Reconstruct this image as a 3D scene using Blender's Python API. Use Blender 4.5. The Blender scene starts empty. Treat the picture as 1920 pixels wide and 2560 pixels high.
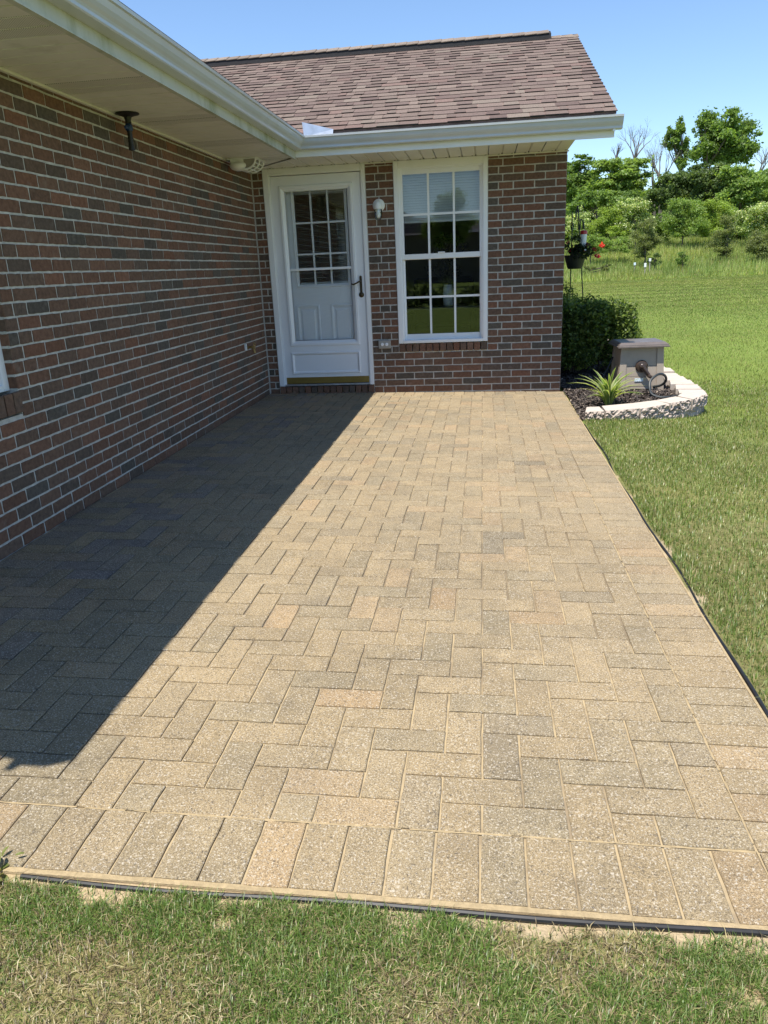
import bpy, bmesh, math, random
import numpy as np
from mathutils import Vector, Matrix, Euler
random.seed(7)
rng = np.random.default_rng(7)
SC = bpy.context.scene
COL = SC.collection

# ------------------------------------------------------------------ camera
CAMP = dict(f=1863.06, x=2.3123, z=1.2467, yaw=-.1384, pitch=-.3152, roll=-.044)
D = 7.9711          # y of the wall with the door
W = 3.1191          # x of the end of that wall
SLY, SLX = .0028, -.0142   # fall of the patio

def cam_axes():
    cy, sy = math.cos(CAMP['yaw']), math.sin(CAMP['yaw'])
    cp, sp = math.cos(CAMP['pitch']), math.sin(CAMP['pitch'])
    cr, sr = math.cos(CAMP['roll']), math.sin(CAMP['roll'])
    f = np.array([sy*cp, cy*cp, sp]); r = np.array([cy, -sy, 0]); u = np.cross(r, f)
    return cr*r+sr*u, -sr*r+cr*u, f
CR, CU, CF = cam_axes()
CC = np.array([CAMP['x'], 0, CAMP['z']])
def proj(P):
    d = np.asarray(P, float)-CC
    w = d@CF
    return 960+CAMP['f']*(d@CR)/w, 1280-CAMP['f']*(d@CU)/w, w
def at(u, v, y):      # photo pixel -> point at the depth y
    d = CF+CR*(u-960)/CAMP['f']-CU*(v-1280)/CAMP['f']
    return CC+d*y/d[1]
cam = bpy.data.cameras.new('camera'); camo = bpy.data.objects.new('camera', cam); COL.objects.link(camo)
cam.sensor_fit = 'VERTICAL'; cam.sensor_height = 36; cam.lens = CAMP['f']/2560*36
cam.clip_start = .05; cam.clip_end = 1500
camo.matrix_world = Matrix(((CR[0], CU[0], -CF[0], CC[0]), (CR[1], CU[1], -CF[1], CC[1]), (CR[2], CU[2], -CF[2], CC[2]), (0, 0, 0, 1)))
SC.camera = camo

# ------------------------------------------------------------------ light
SUNV = Vector((-.17, -.338, 1)).normalized()
world = bpy.data.worlds.new('World'); SC.world = world; world.use_nodes = True
wn = world.node_tree; wn.nodes.clear()
sky = wn.nodes.new('ShaderNodeTexSky'); sky.sky_type = 'NISHITA'; sky.sun_disc = False
sky.sun_elevation = math.asin(SUNV.z); sky.sun_rotation = math.atan2(SUNV.x, SUNV.y)
sky.altitude = 200; sky.air_density = 1.0; sky.dust_density = .0; sky.ozone_density = 5.0
bg = wn.nodes.new('ShaderNodeBackground'); bg.inputs['Strength'].default_value = .125
wo = wn.nodes.new('ShaderNodeOutputWorld')
wn.links.new(sky.outputs[0], bg.inputs[0]); wn.links.new(bg.outputs[0], wo.inputs[0])
sun = bpy.data.lights.new('sun', 'SUN'); sun.energy = 5.0; sun.angle = math.radians(.53); sun.color = (1, .95, .87)
suno = bpy.data.objects.new('sun', sun); COL.objects.link(suno)
suno.rotation_euler = SUNV.to_track_quat('Z', 'Y').to_euler(); suno.location = (0, 0, 30)
SC.view_settings.view_transform = 'Standard'; SC.view_settings.look = 'None'
SC.view_settings.exposure = .72; SC.view_settings.gamma = 1; SC.view_settings.use_curve_mapping = False

# ------------------------------------------------------------------ materials
def newmat(name):
    m = bpy.data.materials.new(name); m.use_nodes = True
    nt = m.node_tree; b = nt.nodes['Principled BSDF']
    return m, nt, b
def N(nt, t, **kw):
    n = nt.nodes.new(t)
    for k, v in kw.items():
        if k.startswith('i_'): n.inputs[k[2:].replace('_', ' ')].default_value = v
        else: setattr(n, k, v)
    return n
def L(nt, a, b): nt.links.new(a, b)
def col4(c): return (c[0], c[1], c[2], 1)
def mixc(nt, fac, a, b, mode='MIX'):
    n = nt.nodes.new('ShaderNodeMix'); n.data_type = 'RGBA'; n.blend_type = mode
    for s, v in ((0, fac), (6, a), (7, b)):
        if hasattr(v, 'is_linked') or hasattr(v, 'links'): nt.links.new(v, n.inputs[s])
        else: n.inputs[s].default_value = v if s == 0 else col4(v)
    return n.outputs[2]
def ramp(nt, src, p0, p1, c0=0., c1=1.):
    n = nt.nodes.new('ShaderNodeMapRange'); n.clamp = True
    n.inputs[1].default_value = p0; n.inputs[2].default_value = p1; n.inputs[3].default_value = c0; n.inputs[4].default_value = c1
    nt.links.new(src, n.inputs[0]); return n.outputs[0]
def pos(nt, obj=False):
    if obj: return nt.nodes.new('ShaderNodeTexCoord').outputs['Object']
    return nt.nodes.new('ShaderNodeNewGeometry').outputs['Position']
def noise(nt, scale, detail=3, rough=.55, vec=None, dist=0):
    n = nt.nodes.new('ShaderNodeTexNoise'); n.inputs['Scale'].default_value = scale
    n.inputs['Detail'].default_value = detail; n.inputs['Roughness'].default_value = rough; n.inputs['Distortion'].default_value = dist
    nt.links.new(vec if vec is not None else pos(nt), n.inputs['Vector']); return n.outputs['Fac']
def stretch(nt, v, sc):
    n = nt.nodes.new('ShaderNodeMapping'); n.inputs['Scale'].default_value = sc
    nt.links.new(v, n.inputs['Vector']); return n.outputs[0]
def bump(nt, b, h, strength=.3, dist=.01):
    n = nt.nodes.new('ShaderNodeBump'); n.inputs['Strength'].default_value = strength; n.inputs['Distance'].default_value = dist
    nt.links.new(h, n.inputs['Height']); nt.links.new(n.outputs[0], b.inputs['Normal'])
def tint(nt, kind):
    if kind == 'obj': return nt.nodes.new('ShaderNodeObjectInfo').outputs['Color']
    a = nt.nodes.new('ShaderNodeAttribute'); a.attribute_name = 'tint'; return a.outputs['Color']
def plain(name, c, rough=.5, metal=0, var=.12, scale=8, bmp=0, bscale=60, spec=.5, dirt=None):
    m, nt, b = newmat(name)
    f = noise(nt, scale, 4)
    cc = mixc(nt, ramp(nt, f, .3, .7), [x*(1-var) for x in c], [min(1, x*(1+var)) for x in c])
    if dirt:
        d = noise(nt, dirt[1], 5, .65, stretch(nt, pos(nt), dirt[3] if len(dirt) > 3 else (1, 1, 1)))
        cc = mixc(nt, ramp(nt, d, dirt[2], dirt[2]+.22), cc, dirt[0])
    L(nt, cc, b.inputs['Base Color'])
    b.inputs['Roughness'].default_value = rough; b.inputs['Metallic'].default_value = metal
    b.inputs['Specular IOR Level'].default_value = spec
    if bmp: bump(nt, b, noise(nt, bscale, 4), bmp, .004)
    return m
def brick_mat(kind):
    m, nt, b = newmat('brick_'+kind)
    t = tint(nt, kind)
    n1 = noise(nt, 38, 5, .65); n2 = noise(nt, 9, 3)
    c = mixc(nt, ramp(nt, n1, .33, .7), mixc(nt, 1, t, (.70, .70, .70), 'MULTIPLY'), mixc(nt, 1, t, (1.22, 1.2, 1.18), 'MULTIPLY'))
    c = mixc(nt, ramp(nt, noise(nt, 70, 3), .64, .74, 0, .55), c, (.05, .045, .045))      # kiln flashes
    c = mixc(nt, ramp(nt, n2, .62, .8, 0, .22), c, (.42, .38, .34))                     # mortar haze
    L(nt, c, b.inputs['Base Color']); b.inputs['Roughness'].default_value = .92; b.inputs['Specular IOR Level'].default_value = .2
    bump(nt, b, noise(nt, 90, 5, .7), .5, .004); return m
def paver_mat(kind):
    m, nt, b = newmat('paver_'+kind)
    t = tint(nt, kind)
    n1 = noise(nt, 16, 6, .7); fine = noise(nt, 420, 2, .6)
    c = mixc(nt, ramp(nt, n1, .3, .7), mixc(nt, 1, t, (.74, .74, .75), 'MULTIPLY'), mixc(nt, 1, t, (1.20, 1.18, 1.13), 'MULTIPLY'))
    big = noise(nt, 1.1, 5, .65)                                                       # patches of left over jointing sand
    c = mixc(nt, ramp(nt, big, .38, .66, .05, .45), c, (.33, .25, .145))
    c = mixc(nt, ramp(nt, fine, .35, .65), mixc(nt, 1, c, (.55, .54, .52), 'MULTIPLY'), mixc(nt, 1, c, (1.5, 1.5, 1.48), 'MULTIPLY'))
    sp = noise(nt, 190, 3, .6)
    c = mixc(nt, ramp(nt, sp, .55, .65, 0, .72), c, (.48, .43, .35))                     # pale aggregate
    sd = noise(nt, 150, 3, .6, stretch(nt, pos(nt), (1.1, .9, 1)))
    c = mixc(nt, ramp(nt, sd, .56, .68, 0, .70), c, (.055, .047, .040))                   # dark aggregate
    gr = noise(nt, 4, 5, .65)
    c = mixc(nt, ramp(nt, gr, .58, .80, 0, .35), c, (.085, .075, .065))                   # grey stains
    L(nt, c, b.inputs['Base Color']); b.inputs['Roughness'].default_value = .93; b.inputs['Specular IOR Level'].default_value = .2
    bump(nt, b, sp, .5, .003); return m
def shingle_mat(kind):
    m, nt, b = newmat('shingle_'+kind)
    t = tint(nt, kind)
    n1 = noise(nt, 160, 2, .6); n2 = noise(nt, 11, 4)
    c = mixc(nt, ramp(nt, n1, .35, .68), mixc(nt, 1, t, (.6, .6, .6), 'MULTIPLY'), mixc(nt, 1, t, (1.4, 1.38, 1.35), 'MULTIPLY'))
    c = mixc(nt, ramp(nt, n2, .3, .75, 0, .2), c, (.19, .145, .125))
    L(nt, c, b.inputs['Base Color']); b.inputs['Roughness'].default_value = .95; b.inputs['Specular IOR Level'].default_value = .15
    bump(nt, b, n1, .5, .004); return m
def leaf_mat(name, trans=.35, gloss=.45, rough=.5):
    m = bpy.data.materials.new(name); m.use_nodes = True; nt = m.node_tree; b = nt.nodes['Principled BSDF']
    t = tint(nt, 'attr'); L(nt, t, b.inputs['Base Color']); b.inputs['Roughness'].default_value = rough
    b.inputs['Specular IOR Level'].default_value = gloss
    tr = nt.nodes.new('ShaderNodeBsdfTranslucent'); L(nt, mixc(nt, 1, t, (1.25, 1.25, .6), 'MULTIPLY'), tr.inputs[0])
    mx = nt.nodes.new('ShaderNodeMixShader'); mx.inputs[0].default_value = trans
    L(nt, b.outputs[0], mx.inputs[1]); L(nt, tr.outputs[0], mx.inputs[2]); L(nt, mx.outputs[0], nt.nodes['Material Output'].inputs[0]); return m
def glass_mat(name, tintc=(.95, .97, .96), boost=1.0, base=.0, rough=.0):
    m = bpy.data.materials.new(name); m.use_nodes = True; nt = m.node_tree; nt.nodes.clear()
    o = nt.nodes.new('ShaderNodeOutputMaterial'); tr = nt.nodes.new('ShaderNodeBsdfTransparent'); tr.inputs[0].default_value = col4(tintc)
    gl = nt.nodes.new('ShaderNodeBsdfGlossy'); gl.inputs['Roughness'].default_value = rough; gl.inputs[0].default_value = (.95, .97, 1, 1)
    fr = nt.nodes.new('ShaderNodeFresnel'); fr.inputs[0].default_value = 1.52
    ma = nt.nodes.new('ShaderNodeMath'); ma.operation = 'MULTIPLY_ADD'; ma.inputs[1].default_value = boost; ma.inputs[2].default_value = base; ma.use_clamp = True
    L(nt, fr.outputs[0], ma.inputs[0]); mx = nt.nodes.new('ShaderNodeMixShader'); L(nt, ma.outputs[0], mx.inputs[0])
    L(nt, tr.outputs[0], mx.inputs[1]); L(nt, gl.outputs[0], mx.inputs[2]); L(nt, mx.outputs[0], o.inputs[0]); return m

M = {}
for k in ('obj', 'attr'):
    M['brick_'+k] = brick_mat(k); M['paver_'+k] = paver_mat(k); M['shingle_'+k] = shingle_mat(k)
M['mortar'] = plain('mortar', (.49, .475, .435), .95, var=.2, scale=25, bmp=.7, bscale=120, spec=.1)
M['sand'] = plain('sand', (.37, .285, .165), .97, var=.18, scale=60, bmp=.8, bscale=400, spec=.1)
m_, nt, b = newmat('joint_fill')
jn = noise(nt, 2.2, 4, .6); j2 = noise(nt, 14, 3, .6)
sx = nt.nodes.new('ShaderNodeSeparateXYZ'); L(nt, pos(nt), sx.inputs[0]); fr_ = ramp(nt, sx.outputs['Y'], 1.3, 3.0, .16, 0.)
ad = nt.nodes.new('ShaderNodeMath'); ad.operation = 'ADD'; L(nt, jn, ad.inputs[0]); L(nt, fr_, ad.inputs[1])     # more sand swept towards the open end
c = mixc(nt, ramp(nt, ad.outputs[0], .48, .60), (.19, .147, .093), (.38, .295, .172)); c = mixc(nt, ramp(nt, j2, .48, .66, 0, .6), c, (.20, .153, .10))
L(nt, c, b.inputs['Base Color']); b.inputs['Roughness'].default_value = .97; bump(nt, b, noise(nt, 400, 2), .6, .003); M['joint_fill'] = m_
M['vinyl'] = plain('vinyl', (.80, .81, .82), .38, var=.03, scale=3)
M['doorpaint'] = plain('doorpaint', (.78, .80, .83), .32, var=.02, scale=2)
M['soffit'] = plain('soffit', (.70, .68, .62), .45, var=.05, scale=4, dirt=((.47, .44, .37), 3, .58))
M['fascia'] = plain('fascia', (.50, .51, .45), .45, var=.05, scale=6, dirt=((.27, .29, .17), 5, .48, (1, 1, .4)))
M['gutter'] = plain('gutter', (.50, .53, .56), .24, var=.04, scale=5, dirt=((.50, .48, .42), 4, .60, (1, .35, 2.5)))
M['alu'] = plain('alu', (.56, .58, .61), .34, metal=.75, var=.14, scale=14)
M['rubber'] = plain('rubber', (.012, .012, .013), .42, var=.25, scale=40)
M['darkmetal'] = plain('darkmetal', (.014, .013, .013), .45, var=.2, scale=30)
M['vent_shade_black'] = plain('vent_shade_black', (.012, .012, .014), .8, var=.3, scale=30)
M['bronze'] = plain('bronze', (.06, .045, .025), .35, metal=.7, var=.2, scale=40)
M['gold'] = plain('gold', (.30, .21, .055), .38, metal=.55, var=.1, scale=5)
M['brass'] = plain('brass', (.38, .25, .09), .4, metal=.8, var=.25, scale=60)
M['glass'] = glass_mat('glass', (.93, .95, .95), 1.0, .0)
M['glass_door'] = glass_mat('glass_door', (.97, .98, .98), .55, .0)
M['glass_clear'] = glass_mat('glass_clear', (.93, .95, .95), 1.0, .02)
M['frost'] = plain('frost', (.80, .82, .84), .25, var=.02)
M['greyplastic'] = plain('greyplastic', (.33, .31, .28), .4, var=.08, scale=20)
M['boxtaupe'] = plain('boxtaupe', (.34, .285, .225), .55, var=.05, scale=15, bmp=.15, bscale=300)
M['boxlid'] = plain('boxlid', (.12, .10, .09), .38, var=.12, scale=12, bmp=.1, bscale=200)
M['boxhandle'] = plain('boxhandle', (.05, .034, .026), .28, var=.15, scale=25)
M['hose'] = plain('hose', (.022, .028, .030), .5, var=.2, scale=60)
M['blockface'] = plain('blockface', (.42, .345, .29), .95, var=.3, scale=28, bmp=1.0, bscale=60, spec=.15, dirt=((.22, .19, .18), 18, .55))
M['mulch'] = plain('mulch', (.055, .042, .036), .95, var=.45, scale=50, bmp=1, bscale=70, spec=.15)
M['bark'] = plain('bark', (.12, .10, .08), .95, var=.35, scale=6, bmp=.6, bscale=14, spec=.1)
M['deadwood'] = plain('deadwood', (.15, .135, .12), .95, var=.25, scale=3, spec=.1)
M['leaf'] = leaf_mat('leaf', .55); M['grass'] = leaf_mat('grass', .35, .6, .42); M['tuft'] = leaf_mat('tuft', .4, .2, .7)
M['petal'] = leaf_mat('petal', .4, .3)
M['interior'] = plain('interior', (.40, .39, .36), .8, var=.05)
M['floorwood'] = plain('floorwood', (.16, .09, .05), .4, var=.25, scale=5)
M['darkwood'] = plain('darkwood', (.04, .024, .017), .35, var=.25, scale=9)
M['blind'] = plain('blind', (.74, .74, .72), .55, var=.03)
M['cloth'] = plain('cloth', (.012, .012, .014), .9, var=.2)
M['ceramic'] = plain('ceramic', (.80, .83, .83), .25, var=.05, dirt=((.30, .37, .40), 9, .5, (1, 1, 6)))
M['red'] = plain('red', (.42, .02, .015), .3, var=.1)
M['pot'] = plain('pot', (.018, .022, .018), .55, var=.2)
M['blue'] = plain('blue', (.01, .035, .12), .4, var=.2)
M['white'] = plain('white', (.78, .78, .77), .5, var=.04)
M['bluewhite'] = plain('bluewhite', (.62, .72, .80), .5, var=.25, scale=90)
M['twood'] = plain('twood', (.30, .27, .22), .8)
M['roofplain'] = plain('roofplain', (.18, .125, .11), .95, var=.3, scale=14, spec=.1)

# ------------------------------------------------------------------ mesh helpers
def link(name, me, mat=None, parent=None):
    o = bpy.data.objects.new(name, me); COL.objects.link(o)
    if mat is not None and me is not None:
        if len(me.materials) == 0: me.materials.append(M[mat] if isinstance(mat, str) else mat)
    if parent is not None: o.parent = parent
    return o
def tag(o, label=None, cat=None, group=None, kind=None):
    if label: o['label'] = label
    if cat: o['category'] = cat
    if group: o['group'] = group
    if kind: o['kind'] = kind
    return o
def empty(name, loc=(0, 0, 0), label=None, cat=None, group=None, kind=None, rz=0):
    o = bpy.data.objects.new(name, None); COL.objects.link(o); o.location = loc; o.rotation_euler = (0, 0, rz)
    o.empty_display_size = .1
    return tag(o, label, cat, group, kind)
def mesh(name, V, F, smooth=False):
    me = bpy.data.meshes.new(name); me.from_pydata([tuple(v) for v in V], [], [tuple(f) for f in F]); me.update()
    if smooth: me.polygons.foreach_set('use_smooth', [True]*len(me.polygons))
    return me
def npmesh(name, V, tris=None, quads=None, tintv=None):
    me = bpy.data.meshes.new(name); V = np.asarray(V, np.float32)
    nf = 0; idx = []; st = []
    me.vertices.add(len(V)); me.vertices.foreach_set('co', V.ravel())
    loops = []; starts = []; tot = []; c = 0
    for A, k in ((tris, 3), (quads, 4)):
        if A is None or len(A) == 0: continue
        A = np.asarray(A, np.int32); loops.append(A.ravel()); starts.append(c+np.arange(len(A))*k); tot.append(np.full(len(A), k)); c += A.size
    loops = np.concatenate(loops); starts = np.concatenate(starts)
    me.loops.add(len(loops)); me.loops.foreach_set('vertex_index', loops.astype(np.int32))
    me.polygons.add(len(starts)); me.polygons.foreach_set('loop_start', starts.astype(np.int32))
    me.update(calc_edges=True)
    if tintv is not None:
        a = me.color_attributes.new('tint', 'FLOAT_COLOR', 'POINT')
        t = np.ones((len(V), 4), np.float32); t[:, :3] = tintv; a.data.foreach_set('color', t.ravel())
    return me
class MB:
    def __init__(s): s.V = []; s.F = []; s.T = []
    def add(s, V, F, t=None):
        n = len(s.V); s.V += [tuple(v) for v in V]; s.F += [tuple(i+n for i in f) for f in F]
        s.T += [t or (1, 1, 1)]*len(V)
    def box(s, x0, x1, y0, y1, z0, z1, t=None):
        s.add([(x, y, z) for z in (z0, z1) for x, y in ((x0, y0), (x1, y0), (x1, y1), (x0, y1))],
              [(3, 2, 1, 0), (4, 5, 6, 7), (0, 1, 5, 4), (1, 2, 6, 5), (2, 3, 7, 6), (3, 0, 4, 7)], t)
    def cbox(s, x0, x1, y0, y1, z0, z1, c=.004):     # box with chamfered edges
        bm = bmesh.new(); bmesh.ops.create_cube(bm, size=1)
        for v in bm.verts: v.co = Vector(((x0+x1)/2+v.co.x*(x1-x0), (y0+y1)/2+v.co.y*(y1-y0), (z0+z1)/2+v.co.z*(z1-z0)))
        bmesh.ops.bevel(bm, geom=bm.edges[:], offset=c, segments=2, affect='EDGES', profile=.6)
        s.frombm(bm)
    def frombm(s, bm, t=None):
        bm.verts.ensure_lookup_table(); bm.verts.index_update()
        s.add([v.co[:] for v in bm.verts], [[v.index for v in f.verts] for f in bm.faces], t); bm.free()
    def lathe(s, prof, n=20, o=(0, 0, 0), axis='z', t=None):
        V = []; F = []
        for r, h in prof:
            for i in range(n):
                a = 2*math.pi*i/n; p = (r*math.cos(a), r*math.sin(a), h)
                if axis == 'x': p = (p[2], p[0], p[1])
                elif axis == 'y': p = (p[0], p[2], p[1])
                V.append((p[0]+o[0], p[1]+o[1], p[2]+o[2]))
        for j in range(len(prof)-1):
            for i in range(n):
                a, b = j*n+i, j*n+(i+1) % n; F.append((a, b, b+n, a+n))
        F.append(tuple(range(n))[::-1]); F.append(tuple((len(prof)-1)*n+i for i in range(n)))
        s.add(V, F, t)
    def tube(s, pts, r, n=8, t=None, closed=False):
        pts = [Vector(p) for p in pts]; rs = r if hasattr(r, '__len__') else [r]*len(pts)
        V = []; F = []; m = len(pts); prev = None
        for i, p in enumerate(pts):
            if closed: d = pts[(i+1) % m]-pts[i-1]
            else: d = pts[min(i+1, m-1)]-pts[max(i-1, 0)]
            d.normalize()
            if prev is None:
                a = d.orthogonal().normalized()
            else:
                a = prev-d*prev.dot(d)
                a = a.normalized() if a.length > 1e-6 else d.orthogonal().normalized()
            prev = a; b = d.cross(a)
            for k in range(n):
                g = 2*math.pi*k/n; V.append(p+(a*math.cos(g)+b*math.sin(g))*rs[i])
        for i in range(m if closed else m-1):
            for k in range(n):
                q = ((i+1) % m)*n
                F.append((i*n+k, i*n+(k+1) % n, q+(k+1) % n, q+k))
        if not closed: F.append(tuple(range(n))[::-1]); F.append(tuple((m-1)*n+k for k in range(n)))
        s.add(V, F, t)
    def extrude(s, prof, fn0, fn1, close=True):  # profile points mapped through two functions
        n = len(prof); V = [fn0(p) for p in prof]+[fn1(p) for p in prof]
        F = [(i, (i+1) % n, n+(i+1) % n, n+i) for i in range(n if close else n-1)]
        if close: F += [tuple(range(n))[::-1], tuple(range(n, 2*n))]
        s.add(V, F)
    def build(s, name, mat, parent=None, smooth=False, usetint=False):
        me = mesh(name, s.V, s.F, smooth)
        if usetint:
            a = me.color_attributes.new('tint', 'FLOAT_COLOR', 'POINT')
            t = np.ones((len(s.V), 4), np.float32); t[:, :3] = s.T; a.data.foreach_set('color', t.ravel())
        bm = bmesh.new(); bm.from_mesh(me); bmesh.ops.recalc_face_normals(bm, faces=bm.faces[:]); bm.to_mesh(me); bm.free()
        if smooth:
            me.polygons.foreach_set('use_smooth', [True]*len(me.polygons))
            try: me.set_sharp_from_angle(angle=math.radians(40))
            except Exception: pass
        return link(name, me, mat, parent)

def slab_piece(w, h, depth, ch, jit, nu, nv, r):
    """a brick or paver: outward face at z=0, lying in x,y, ragged chamfered outline"""
    P = []
    for i in range(nu): P.append((-w/2+w*i/nu, -h/2))
    for i in range(nv): P.append((w/2, -h/2+h*i/nv))
    for i in range(nu): P.append((w/2-w*i/nu, h/2))
    for i in range(nv): P.append((-w/2, h/2-h*i/nv))
    J = [(x+r.uniform(-jit, jit), y+r.uniform(-jit, jit)) for x, y in P]; n = len(J)
    V = [(x, y, -depth) for x, y in J]+[(x, y, -ch) for x, y in J]
    V += [(x-ch*1.2*(1 if x > 0 else -1)*min(1, abs(x)/(w/2-1e-6))**8, y-ch*1.2*(1 if y > 0 else -1)*min(1, abs(y)/(h/2-1e-6))**8, r.uniform(-jit, jit)*.25) for x, y in J]
    F = []
    for q in (0, n):
        for i in range(n): F.append((q+i, q+(i+1) % n, q+n+(i+1) % n, q+n+i))
    F.append(tuple(range(2*n, 3*n)))
    return V, F

class Pieces:
    """many alike pieces: the ones that show largest become objects, the rest one joined mesh"""
    def __init__(s): s.items = []
    def add(s, w, h, mat4, color, cut=False): s.items.append((w, h, mat4, color, cut))
    def emit(s, name, joined, parent, mobj, mattr, limit, depth, ch, jit, parent_m=Matrix.Identity(4), dims=(), hi=(4, 2), lo=(2, 1)):
        sc = []
        for k, (w, h, m, c, cut) in enumerate(s.items):
            P = parent_m@m; p = P.translation; n = P.to_3x3()@Vector((0, 0, 1))
            u, v, d = proj(p); view = (Vector(CC)-p)
            a = 0
            if d > .2 and -60 < u < 1980 and -60 < v < 2620:
                a = w*h*max(0, n.dot(view.normalized()))/view.length_squared
            sc.append(a)
        order = np.argsort(-np.array(sc)); top = set(int(i) for i in order[:limit] if sc[i] > 0)
        cache = {}; r = random.Random(3); mb = MB()
        for k, (w, h, m, c, cut) in enumerate(s.items):
            if k in top:
                key = (round(w, 3), round(h, 3), r.randrange(8)) if not cut else (round(w, 3), round(h, 3), k)
                if key not in cache:
                    V, F = slab_piece(w, h, depth, ch, jit, *hi, r); me = mesh(name, V, F); me.materials.append(M[mobj]); cache[key] = me
                o = bpy.data.objects.new(name, cache[key]); COL.objects.link(o); o.parent = parent; o.matrix_local = m; o.color = (*c, 1)
            else:
                V, F = slab_piece(w, h, depth, ch, jit, *lo, r)
                mb.add([(m@Vector(v))[:] for v in V], F, c)
        if mb.V:
            o = mb.build(joined, mattr, parent, usetint=True); o['kind'] = 'stuff'; return o

def fbm(x, y, s, seed=0):      # cheap value noise for masks
    r = np.random.default_rng(seed); G = r.random((256, 256))
    out = 0; amp = 1; tot = 0
    for o in range(4):
        X = np.asarray(x)*s*2**o+o*17.3+500; Y = np.asarray(y)*s*2**o+o*9.1+500
        xi = np.floor(X).astype(int); yi = np.floor(Y).astype(int); fx = X-xi; fy = Y-yi
        fx = fx*fx*(3-2*fx); fy = fy*fy*(3-2*fy)
        g = lambda a, b: G[a % 256, b % 256]
        v = (g(xi, yi)*(1-fx)+g(xi+1, yi)*fx)*(1-fy)+(g(xi, yi+1)*(1-fx)+g(xi+1, yi+1)*fx)*fy
        out = out+v*amp; tot += amp; amp *= .5
    return out/tot
def sstep(a, b, x): t = np.clip((np.asarray(x)-a)/(b-a), 0, 1); return t*t*(3-2*t)

# ------------------------------------------------------------------ ground
PX0, PX1, PY0 = 0.0, 3.148, 1.258       # patio outline
WALL_OUT = [(3.174, 6.435), (3.336, 6.456), (3.648, 6.551), (3.942, 6.764), (4.175, 6.944), (4.367, 7.224), (4.403, 7.517), (4.418, 8.088), (4.427, 8.7), (4.43, 9.6), (4.44, 10.8), (4.44, 12.6)]
WALL_IN = [(3.217, 6.669), (3.331, 6.682), (3.614, 6.827), (3.862, 6.928), (4.075, 7.092), (4.193, 7.305), (4.224, 7.45), (4.238, 7.9), (4.255, 8.5), (4.26, 9.5), (4.26, 10.7), (4.26, 12.6)]
def bed_mask(x, y):     # inside the planting bed (left of / behind the block wall)
    x = np.asarray(x, float); y = np.asarray(y, float)
    ox = np.array([p[0] for p in WALL_OUT]); oy = np.array([p[1] for p in WALL_OUT])
    yf = np.interp(x, ox[:7], oy[:7]); xr = np.interp(y, oy[5:], ox[5:])
    return (x > 3.14) & (y > yf) & (x < np.maximum(xr, 4.36)) & (y < 12.6) & (x < 4.44)
def ground_z(x, y):
    x = np.asarray(x, float); y = np.asarray(y, float)
    xc = np.clip(x, 0, 3.15); yc = np.clip(y, 1.26, D)
    z = SLX*xc+SLY*(yc-D)-.012
    z = z-.105*sstep(3.25, 4.6, x)*sstep(3, 7, y)-.03*sstep(3.3, 7, x)
    z = z-.13*sstep(9, 45, y)-.02*sstep(1.2, -3, y)
    inside = (x > -.02) & (x < PX1-.03) & (y > PY0+.03) & (y < D+.1)
    z = np.where(inside, z-.09, z)
    house = (x < .02) & (y > 1.2) | (x < 3.1) & (y > D-.02)
    z = np.where(house, -.25, z)
    z = z+3.3*sstep(60, 92, y+.10*(x-15))+.10*(fbm(x, y, .12, 5)-.5)*sstep(12, 40, y)
    return z
def bare(x, y):         # sandy, worn ground beside the edging
    x = np.asarray(x, float); y = np.asarray(y, float)
    n = fbm(x, y, 3.2, 11); n2 = fbm(x, y, 14, 12); n3 = fbm(x, y, 40, 13)
    df = PY0-y; dr = x-PX1
    wf = .035+.12*sstep(.50, .75, n)+.035*sstep(2.0, 2.7, x)*sstep(.35, .6, n)+.09*(n2-.5)+.05*(n3-.5)
    wr = -.02+.10*sstep(.52, .75, n)+.09*(n2-.5)+.05*(n3-.5)
    m = np.where((df > -.05) & (x < 3.4), sstep(.012, -.012, df-wf), 0.)
    return np.maximum(m, np.where((dr > -.05) & (y > 1.0) & (y < 6.5), sstep(.012, -.012, dr-wr), 0.))
xs = np.concatenate([np.linspace(-220, -8, 24), np.arange(-7, 0, 1.), np.arange(0, 3.1, .03), np.arange(3.1, 3.5, .015), np.arange(3.5, 7, .06), np.geomspace(7, 260, 46)])
ys = np.concatenate([np.linspace(-160, -4, 22), np.arange(-3, 0, .5), np.arange(0, .8, .05), np.arange(.8, 1.32, .015), np.arange(1.32, 9, .045), np.geomspace(9, 420, 70)])
X, Y = np.meshgrid(xs, ys, indexing='ij'); Z = ground_z(X, Y)
nx, ny = len(xs), len(ys)
I = np.arange(nx*ny).reshape(nx, ny)
quads = np.stack([I[:-1, :-1], I[1:, :-1], I[1:, 1:], I[:-1, 1:]], -1).reshape(-1, 4)
B = bare(X, Y).ravel()[:, None]
far = np.maximum(sstep(3, 9, np.hypot(X-2.3, Y)), sstep(.6, .2, Y)).ravel()[:, None]
nn = fbm(X, Y, .9, 3).ravel()[:, None]
soil = np.array([.165, .16, .07])*(.7+.6*nn); turf = np.array([.145, .20, .048])*(.8+.4*nn)
gc = soil*(1-far)+turf*far
gc = gc*(1-B)+np.array([.36, .295, .195])*(.8+.4*nn)*B
me = npmesh('lawn', np.stack([X, Y, Z], -1).reshape(-1, 3), quads=quads, tintv=gc)
me.polygons.foreach_set('use_smooth', [True]*len(me.polygons))
gm, nt, b = newmat('ground'); t = tint(nt, 'attr')
n1 = noise(nt, 30, 5, .7); n2 = noise(nt, 1.3, 4)
mow = nt.nodes.new('ShaderNodeTexWave'); mow.inputs['Scale'].default_value = .11; mow.inputs['Distortion'].default_value = 1.2
L(nt, stretch(nt, pos(nt), (.12, 1, 1)), mow.inputs['Vector'])
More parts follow.
